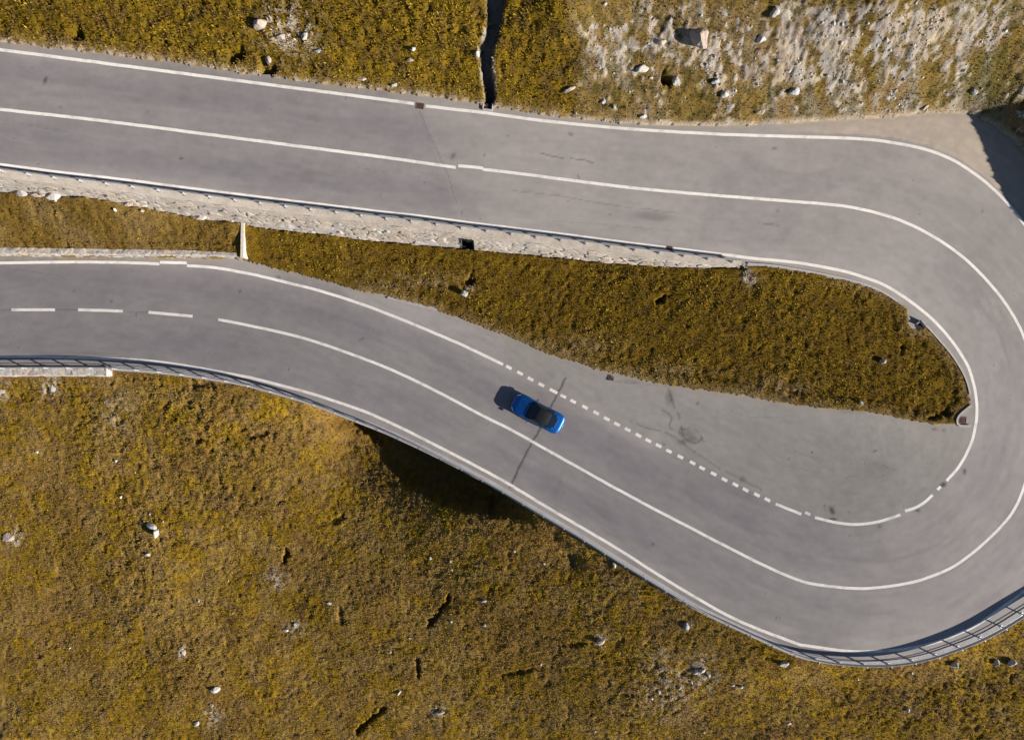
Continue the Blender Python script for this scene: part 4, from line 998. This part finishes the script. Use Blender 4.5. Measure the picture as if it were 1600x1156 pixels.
rock(307, 1130, (.75, .5, .35), 6, 'rock', 'angular pale stone near the bottom edge below the rounded white stone', .9)
rock(331, 1101, (.45, .45, .3), 66, 'rockpink', 'small pinkish stone between the rounded white stone and the bottom edge', .9)
rock(286, 1019, (.55, 1.0, .35), 7, 'rockpink', 'long pinkish stone upslope of the rounded white stone', .3, .5, sink=.5)
rock(447, 984, (.7, .35, .3), 8, 'rock', 'white stone at the end of a dark hollow in the middle of the meadow', .1)
rock(461, 976, (.5, .4, .3), 9, 'rockgrey', 'grey stone touching the white one in the middle of the meadow', .6)
rock(515, 942, (.5, .35, .25), 10, 'rock', 'pale chip of stone uphill of two parallel little hollows', .2)
rock(755, 939, (.75, .3, .25), 11, 'rock', 'flat white stone alone to the right of the long dark hollow', .35)
rock(757, 976, (.35, .35, .25), 12, 'rock', 'small white stone just below the flat white one', .1)
rock(688, 1113, (1.0, .5, .35), 13, 'rockpink', 'pale pink rock near the bottom middle', .2, .5)
rock(624, 1081, (.25, .8, .25), 14, 'rock', 'narrow pale stone pointing at the bottom dark hollow', -.6)
rock(940, 1001, (.9, .75, .45), 15, 'rockpink', 'cream coloured rock in the meadow below the middle of the lower guard rail', .5)
rock(1072, 978, (.5, .7, .4), 16, 'rockgrey', 'grey rock close below the guard rail where the road straightens', .2)
rock(960, 882, (.35, .6, .3), 17, 'rock', 'pale stone tucked against the outside of the concrete edge beam', .1)
rock(1224, 1037, (.85, .5, .35), 18, 'rock', 'cream stone just outside the start of the bend below the rail', .2)
rock(1157, 1072, (.45, .4, .35), 19, 'rockgrey', 'dark little stone left of the cream stone near the bend', .2)
rock(1488, 1037, (.8, .45, .7), 20, 'rockgrey', 'dark edged boulder casting a shadow outside the bottom of the bend', .3, .9)
rock(1579, 1034, (.75, .65, .65), 21, 'rockgrey', 'rounded grey boulder at the right edge outside the bend', .3, .8)
rock(1556, 1034, (.6, .5, .5), 22, 'rockgrey', 'smaller dark rock immediately left of the rounded grey boulder', 1.3, .8)
rock(1424, 1051, (.28, .3, .25), 23, 'rock', 'tiny white stone under the bottom of the bend', 1.3)
rock(1418, 1108, (.5, .35, .3), 24, 'rock', 'pale stone in the bottom right meadow', 1.3)
rock(1231, 1130, (.7, .3, .25), 25, 'rock', 'flat pale stone by the bottom edge right of the pale stony patch', .0)
for i, (a, b_, s_, lb_) in enumerate([(1085, 1050, .6, 'pale stone on the upper left rim of the stony patch'), (1097, 1047, .7, 'largest stone at the top of the stony patch'), (1108, 1055, .55, 'stone on the right rim of the stony patch'),
        (1080, 1066, .5, 'grey stone on the lower rim of the stony patch'), (1145, 1070, .4, 'small stone lying apart to the right of the stony patch'), (1062, 1075, .4, 'little stone trailing left below the stony patch'),
        (1030, 1080, .5, 'grey stone in the trail left of the stony patch'), (1018, 1090, .45, 'last stone at the left end of the stony trail')]):
    rock(a, b_, (s_, s_ * .6, s_ * .5), 30 + i, 'rockgrey' if i % 3 == 0 else 'rock', lb_, i * .8, group='stones of the stony patch')
rock(725, 459, (.75, .65, .6), 45, 'rockgrey', 'grey boulder on the grass wedge near the lower road', .2, .8)
rock(1379, 565, (.55, .55, .45), 46, 'rockpink', 'round pinkish boulder near the tip of the grass wedge', .2, .8)
rock(1345, 630, (.4, .35, .3), 47, 'rockgrey', 'small grey stone at the lay-by edge of the grass wedge', .2, .8)
rock(180, 328, (.28, .42, .35), 48, 'rock', 'upright white stone on the left grass terrace', .2, .9)
rock(223, 330, (.32, .3, .3), 49, 'rockpink', 'pinkish white pebble right of the upright white stone on the terrace', .2, .9)
rock(88, 314, (.2, .2, .2), 50, 'rock', 'tiny white stone high on the left grass terrace', .2, .9)
rock(82, 606, (.6, .75, .3), 51, 'rock', 'pale broken rock below the masonry wall', .3, .6, sink=.5)
rock(3, 612, (.9, .6, .3), 52, 'rockpink', 'pink rock at the left edge just below the masonry wall', .1, .5, sink=.5)
SMALL = [(181, 720, 'small white stone high in the left meadow, topmost of a loose trio'), (211, 738, 'small white stone right of the topmost one in the left meadow'), (189, 776, 'small white stone lowest of the loose trio in the left meadow'),
    (234, 803, 'small white stone directly above the large white slab'), (255, 815, 'cream pebble touching the right end of the large white slab'), (58, 706, 'small stone nearest the left edge below the masonry wall'),
    (310, 938, 'small white stone between the large white slab and the long pinkish stone'), (357, 907, 'small white stone left of the first dark hollow'), (364, 957, 'small white stone left of the paired white and grey stones'),
    (109, 1012, 'flat sliver of white stone in the lower left meadow'), (610, 1018, 'small cream stone above the narrow pale stone in the middle meadow'), (1340, 1061, 'tiny white stone in the meadow beneath the lowest point of the bend'),
    (1100, 1143, 'small stone on the bottom edge directly below the stony patch'), (1015, 1143, 'small stone on the bottom edge left of the stony patch'), (930, 1143, 'small stone on the bottom edge below the cream coloured rock'),
    (850, 880, 'white pebble just below the right end of the shaded hollow'), (845, 1038, 'white pebble by the long shallow dark crease'), (704, 877, 'upper of two white pebbles close together below the shaded hollow'),
    (706, 890, 'lower of two white pebbles close together below the shaded hollow'), (804, 861, 'white stone below the right tip of the shaded hollow'), (673, 872, 'white pebble left of the close pair below the shaded hollow'),
    (640, 997, 'pinkish pebble between two dark hollows'), (705, 971, 'small white stone right of the long dark hollow')]
for i, (a, b_, lb_) in enumerate(SMALL):
    r = random.Random(i); s_ = r.uniform(.2, .36)
    rock(a, b_, (s_, s_ * r.uniform(.6, 1), s_ * .7), 60 + i, 'rock', lb_, r.uniform(0, 3), group='small white stones in the lower meadow')
rock(410, 40, (1.3, .9, .9), 90, 'rockpink', 'largest pale rock above the upper road, a dark hollow to its left', .3, .7)
rock(440, 58, (.9, .5, .5), 91, 'rockpink', 'pale rock right of the largest rock above the upper road', .3, .6)
rock(477, 57, (.7, .5, .5), 92, 'rock', 'white rock ending the row of rocks above the upper road', .9, .6)
rock(497, 80, (.9, .4, .4), 93, 'rockgrey', 'low grey rock below the row of rocks above the upper road', .1, .5)
rock(420, 95, (.5, .8, .4), 94, 'rockpink', 'pinkish stone between the row of rocks and the upper road', .3, .6)
rock(645, 78, (.6, .4, .4), 95, 'rock', 'pale stone in the grass midway between the rocks and the gully', .3, .7)
rock(641, 94, (.7, .4, .3), 96, 'rockpink', 'flat pinkish stone just under the pale stone above the upper road', .3, .5)
rock(567, 124, (.9, .4, .35), 97, 'rockpink', 'flat pink stone near the upper road verge', .1, .5)
rock(615, 133, (.6, .4, .35), 98, 'rockgrey', 'grey stone near the upper road verge', .1, .6)
rock(746, 86, (.5, .6, .5), 99, 'rock', 'white stone on the left lip of the gully', .1, .7)
rock(1092, 60, (1.5, 2.1, 1.3), 100, 'rockpink', 'big pale boulder with a black shadowed crack on its left on the rocky bank', .15, .8, sink=.7)
rock(1056, 129, (.75, .9, .5), 101, 'rock', 'pointed white stone in the grass below the big pale boulder', .3, .7)
rock(1002, 108, (1.3, .7, .5), 102, 'rock', 'broken white rock left of the pointed white stone', .3, .6, sink=.5)
rock(1017, 122, (.35, .3, .3), 120, 'rock', 'tiny pale stone beneath the broken white rock', .3, .6, sink=.5)
rock(1030, 65, (1.2, .6, .5), 103, 'rockpink', 'pinkish rock just left of the big pale boulder', -.3, .6, sink=.5)
rock(1131, 148, (.7, .6, .5), 104, 'rock', 'white stone low on the bank above the road edge line', .3, .7)
rock(1117, 128, (.7, .5, .5), 105, 'rockgrey', 'grey stone touching the upper side of the low white stone', .3, .7)
rock(1189, 61, (.85, .8, .6), 106, 'rock', 'rounded white boulder right of the big pale boulder', .5, .7, sink=.4)
rock(1210, 20, (1.0, .8, .6), 107, 'rock', 'white boulder near the top edge above the rounded one', 1.5, .7, sink=.4)
rock(1240, 143, (1.1, .8, .6), 108, 'rockgrey', 'grey rock half way along the foot of the rocky bank', .2, .6, sink=.5)
rock(890, 140, (1.2, .4, .5), 109, 'rockpink', 'long low rock in the grass right of the gully', .5, .6, sink=.5)
rock(943, 158, (.5, .6, .4), 110, 'rockgrey', 'small grey rock right of the long low rock', .5, .6)
rock(1005, 183, (.7, .4, .35), 111, 'rock', 'pale stone at the foot of the bank beside the verge', .1, .6)
rock(1188, 175, (.9, .6, .4), 112, 'rockpink', 'pink rock at the foot of the bank beside the verge', .1, .6)
rock(1445, 168, (1.3, .35, .35), 113, 'rockpink', 'long pinkish slab at the top of the wide gravel verge', .7, .5)
rock(1520, 145, (.6, .6, .5), 117, 'rockgrey', 'bluish stone at the edge of the bank shade', .2, .6)

# ---------------------------------------------------------------- the blue car
def build_car():
    root = empty('car'); tag(root, 'blue two door sports car with a black roof driving in the lane beside the lay-by', 'car')
    L = 4.8
    # stations along the car: x, half width, sill z, shoulder z, top z, half width at top
    st = np.array([
        (2.225, .30, .30, .44, .48, .24), (2.17, .50, .24, .50, .55, .40), (2.02, .70, .20, .58, .64, .58), (1.75, .885, .20, .68, .76, .68), (1.35, .905, .22, .75, .83, .72),
        (.95, .90, .22, .80, .89, .74), (.70, .895, .20, .83, .93, .76), (.35, .89, .20, .85, 1.12, .68), (.05, .89, .20, .86, 1.28, .60), (-.30, .895, .20, .87, 1.31, .585),
        (-.70, .90, .20, .88, 1.28, .56), (-1.05, .915, .21, .89, 1.20, .48), (-1.40, .925, .23, .89, 1.06, .42), (-1.70, .91, .24, .87, .93, .46), (-1.95, .83, .24, .82, .86, .50),
        (-2.12, .66, .26, .72, .77, .46), (-2.20, .48, .32, .58, .63, .38), (-2.225, .34, .36, .48, .52, .32)])
    u = np.linspace(0, 1, 90); su = np.linspace(0, 1, len(st))
    def cr(col_):
        out = []
        for t_ in u:
            f = t_ * (len(st) - 1); i = min(int(f), len(st) - 2); a = f - i
            p0, p1, p2, p3 = (st[max(i - 1, 0)][col_], st[i][col_], st[i + 1][col_], st[min(i + 2, len(st) - 1)][col_])
            out.append(.5 * (2 * p1 + (p2 - p0) * a + (2 * p0 - 5 * p1 + 4 * p2 - p3) * a * a + (3 * p1 - p0 - 3 * p2 + p3) * a ** 3))
        return np.array(out)
    xx, hw, sill, sho, top, tw = (cr(i) for i in range(6)); hw[0] *= .8; hw[-1] *= .8
    ring = []   # half ring from sill centre to roof centre; param list
    cab = np.clip((top - sho - .10) / .25, 0, 1)
    half = [(lambda i: (0, sill[i])), (lambda i: (hw[i] * .80, sill[i])), (lambda i: (hw[i] * .93, sill[i] + .02)), (lambda i: (hw[i] * .985, sill[i] + .12)), (lambda i: (hw[i], sill[i] * .45 + sho[i] * .55)),
            (lambda i: (hw[i] * .985, sho[i] - .05)), (lambda i: (hw[i] * .94, sho[i])), (lambda i: (tw[i] + (hw[i] * .94 - tw[i]) * (.86 - .0 * cab[i]), sho[i] + (top[i] - sho[i]) * (.10 + .05 * (1 - cab[i])))),
            (lambda i: (tw[i] + (hw[i] * .94 - tw[i]) * .45, sho[i] + (top[i] - sho[i]) * .52)), (lambda i: (tw[i], sho[i] + (top[i] - sho[i]) * .88)),
            (lambda i: (tw[i] * .86, sho[i] + (top[i] - sho[i]) * .97)), (lambda i: (tw[i] * .5, top[i])), (lambda i: (0, top[i] + .012))]
    nh = len(half); V = []
    for i in range(len(u)):
        pts = [h_(i) for h_ in half]
        full = [(xx[i], p_[0], p_[1]) for p_ in pts] + [(xx[i], -p_[0], p_[1]) for p_ in pts[::-1][1:-1]]
        V += full
    nr_ = 2 * nh - 2
    # wheel arches: pull sill points up near the axles
    V = np.array(V).reshape(len(u), nr_, 3)
    parts = {'body': [], 'windscreen': [], 'rear_window': [], 'side_window': [], 'roof': []}
    for i in range(len(u) - 1):
        xm = (xx[i] + xx[i + 1]) / 2
        for j in range(nr_):
            j2 = (j + 1) % nr_
            k_ = j if j < nh - 1 else nr_ - 1 - j     # band index from sill (0) to roof (nh-2)
            key = 'body'
            if k_ in (7, 8) and -1.12 < xm < .42: key = 'side_window'
            if k_ == 8 and -1.45 < xm <= -1.12: key = 'rear_window'
            if k_ >= 9 and .10 < xm < .80: key = 'windscreen'
            if k_ in (7, 8) and .42 <= xm < .72: key = 'windscreen'
            if k_ >= 9 and -1.05 <= xm <= .10: key = 'roof'
            if k_ >= 9 and -1.66 < xm < -1.05: key = 'rear_window'
            parts[key].append((i * nr_ + j, (i + 1) * nr_ + j, (i + 1) * nr_ + j2, i * nr_ + j2))
    Vf = V.reshape(-1, 3)
    mats = {'body': 'carpaint', 'windscreen': 'glass', 'rear_window': 'glass', 'side_window': 'glass', 'roof': 'softtop'}
    for kx, ff in parts.items():
        ff = np.array(ff)
        if kx == 'side_window':
            for sg in (1, -1):
                sel = ff[[Vf[q_[0]][1] * sg > 0 or Vf[q_[2]][1] * sg > 0 for q_ in ff]]
                V2, F2 = compact(Vf, sel); mesh_np(kx, V2, F2, M['glass'], root)
        else:
            V2, F2 = compact(Vf, ff); o = mesh_np(kx, V2, F2, M[mats[kx]], root)
            if kx == 'roof': o['label'] = 'black roof'
    # end caps
    for i, fl in ((0, 1), (len(u) - 1, -1)):
        pl = V[i]; c_ = pl.mean(0); vv = np.concatenate([pl, [c_]]); f3 = np.array([(j, (j + 1) % nr_, nr_) for j in range(nr_)])[:, ::fl]
        mesh_np('bumper', vv, f3, M['trim'], root)
    # wheels
    for wx_ in (1.36, -1.28):
        for sg in (1, -1):
            b = MB(); prof = [(.20, -.11), (.30, -.115), (.325, -.09), (.33, 0), (.325, .09), (.30, .115), (.20, .11)]; n_ = 28
            vv = []; ff = []
            for a in range(n_):
                t_ = 2 * math.pi * a / n_
                for r_, o_ in prof: vv.append((r_ * math.cos(t_), o_, r_ * math.sin(t_)))
            kp = len(prof)
            for a in range(n_):
                for c in range(kp - 1): ff.append((a * kp + c, a * kp + c + 1, ((a + 1) % n_) * kp + c + 1, ((a + 1) % n_) * kp + c))
            b.add(vv, ff); tyre = None
            wh = empty('wheel', (wx_, sg * .80, .33)); wh.parent = root
            b.build('tyre', M['tyre'], wh, True)
            b = MB(); b.tube((0, .085 * sg, 0), (0, .105 * sg, 0), .06, 14)
            for a in range(5):
                t_ = 2 * math.pi * a / 5; b.tube((.05 * math.cos(t_), .09 * sg, .05 * math.sin(t_)), (.2 * math.cos(t_), .09 * sg, .2 * math.sin(t_)), .022, 6)
            b.tube((0, .0, 0), (0, .02 * sg, 0), .20, 24); b.build('rim', M['rim'], wh)
            # arch lip
            b = MB(); n_ = 16; vv = []; ff = []
            for a in range(n_ + 1):
                t_ = math.pi * a / n_
                for r_, o_ in ((.36, .885), (.40, .915), (.36, .70)): vv.append((wx_ + r_ * math.cos(t_), sg * o_, .33 + r_ * math.sin(t_)))
            for a in range(n_):
                for c in range(2): ff.append((a * 3 + c, a * 3 + c + 1, a * 3 + 4 + c, a * 3 + 3 + c))
            b.add(vv, ff); b.build('wheel_arch', M['trim'], root, True)
    for sg in (1, -1):
        b = MB(); b.box((0, 0, 0), (.26, .20, .09), Matrix.Rotation(sg * -.55, 3, 'Z') @ Matrix.Rotation(.25, 3, 'Y')); o = b.build('headlight', M['lampclear'], root, bevel=.03); o.location = (1.93, sg * .60, .62)
        b = MB(); b.box((0, 0, 0), (.12, .34, .09), Matrix.Rotation(sg * .38, 3, 'Z')); o = b.build('tail_light', M['lampred'], root, bevel=.03); o.location = (-2.07, sg * .52, .70)
        b = MB(); b.box((0, 0, 0), (.12, .20, .13)); b.box((0, -.12 * sg, -.03), (.05, .12, .03)); o = b.build('mirror', M['carpaint'], root, bevel=.035); o.location = (.48, sg * .99, .93)
        b = MB(); b.box((0, 0, 0), (.17, .03, .03)); o = b.build('door_handle', M['carpaint'], root, bevel=.01); o.location = (-.55, sg * .905, .74)
        # door gaps
        b = MB(); 
        for gx_ in (.62, -.72): b.box((gx_, 0, .52), (.012, .016, .56))
        o = b.build('door_seam', M['trim'], root); o.location = (0, sg * .892, 0)
    b = MB(); b.box((0, 0, 0), (.02, .50, .11)); o = b.build('number_plate', M['plate'], root, bevel=.004); o.location = (-2.235, 0, .50)
    b = MB(); b.box((0, 0, 0), (.05, .8, .12)); o = b.build('grille', M['trim'], root, bevel=.02); o.location = (2.215, 0, .38)
    for sg in (1, -1):
        b = MB(); b.tube((0, 0, 0), (.42, .35 * sg, .015), .012, 6); o = b.build('wiper', M['trim'], root); o.location = (.70, sg * -.05, .965)
    return root
car = build_car()
cp = R([(840, 645.5)])[0]; f_ = R([(802, 625.4)])[0]; r_ = R([(878, 665.6)])[0]
car.scale = (1.07, 1.0, 0.88); car.location = cp; d_ = Vector(f_) - Vector(r_)
car.rotation_mode = 'XYZ'; car.rotation_euler = (0, -math.atan2(d_.z, math.hypot(d_.x, d_.y)), math.atan2(d_.y, d_.x))

print('verts', sum(len(o.data.vertices) for o in bpy.data.objects if o.type == 'MESH'))
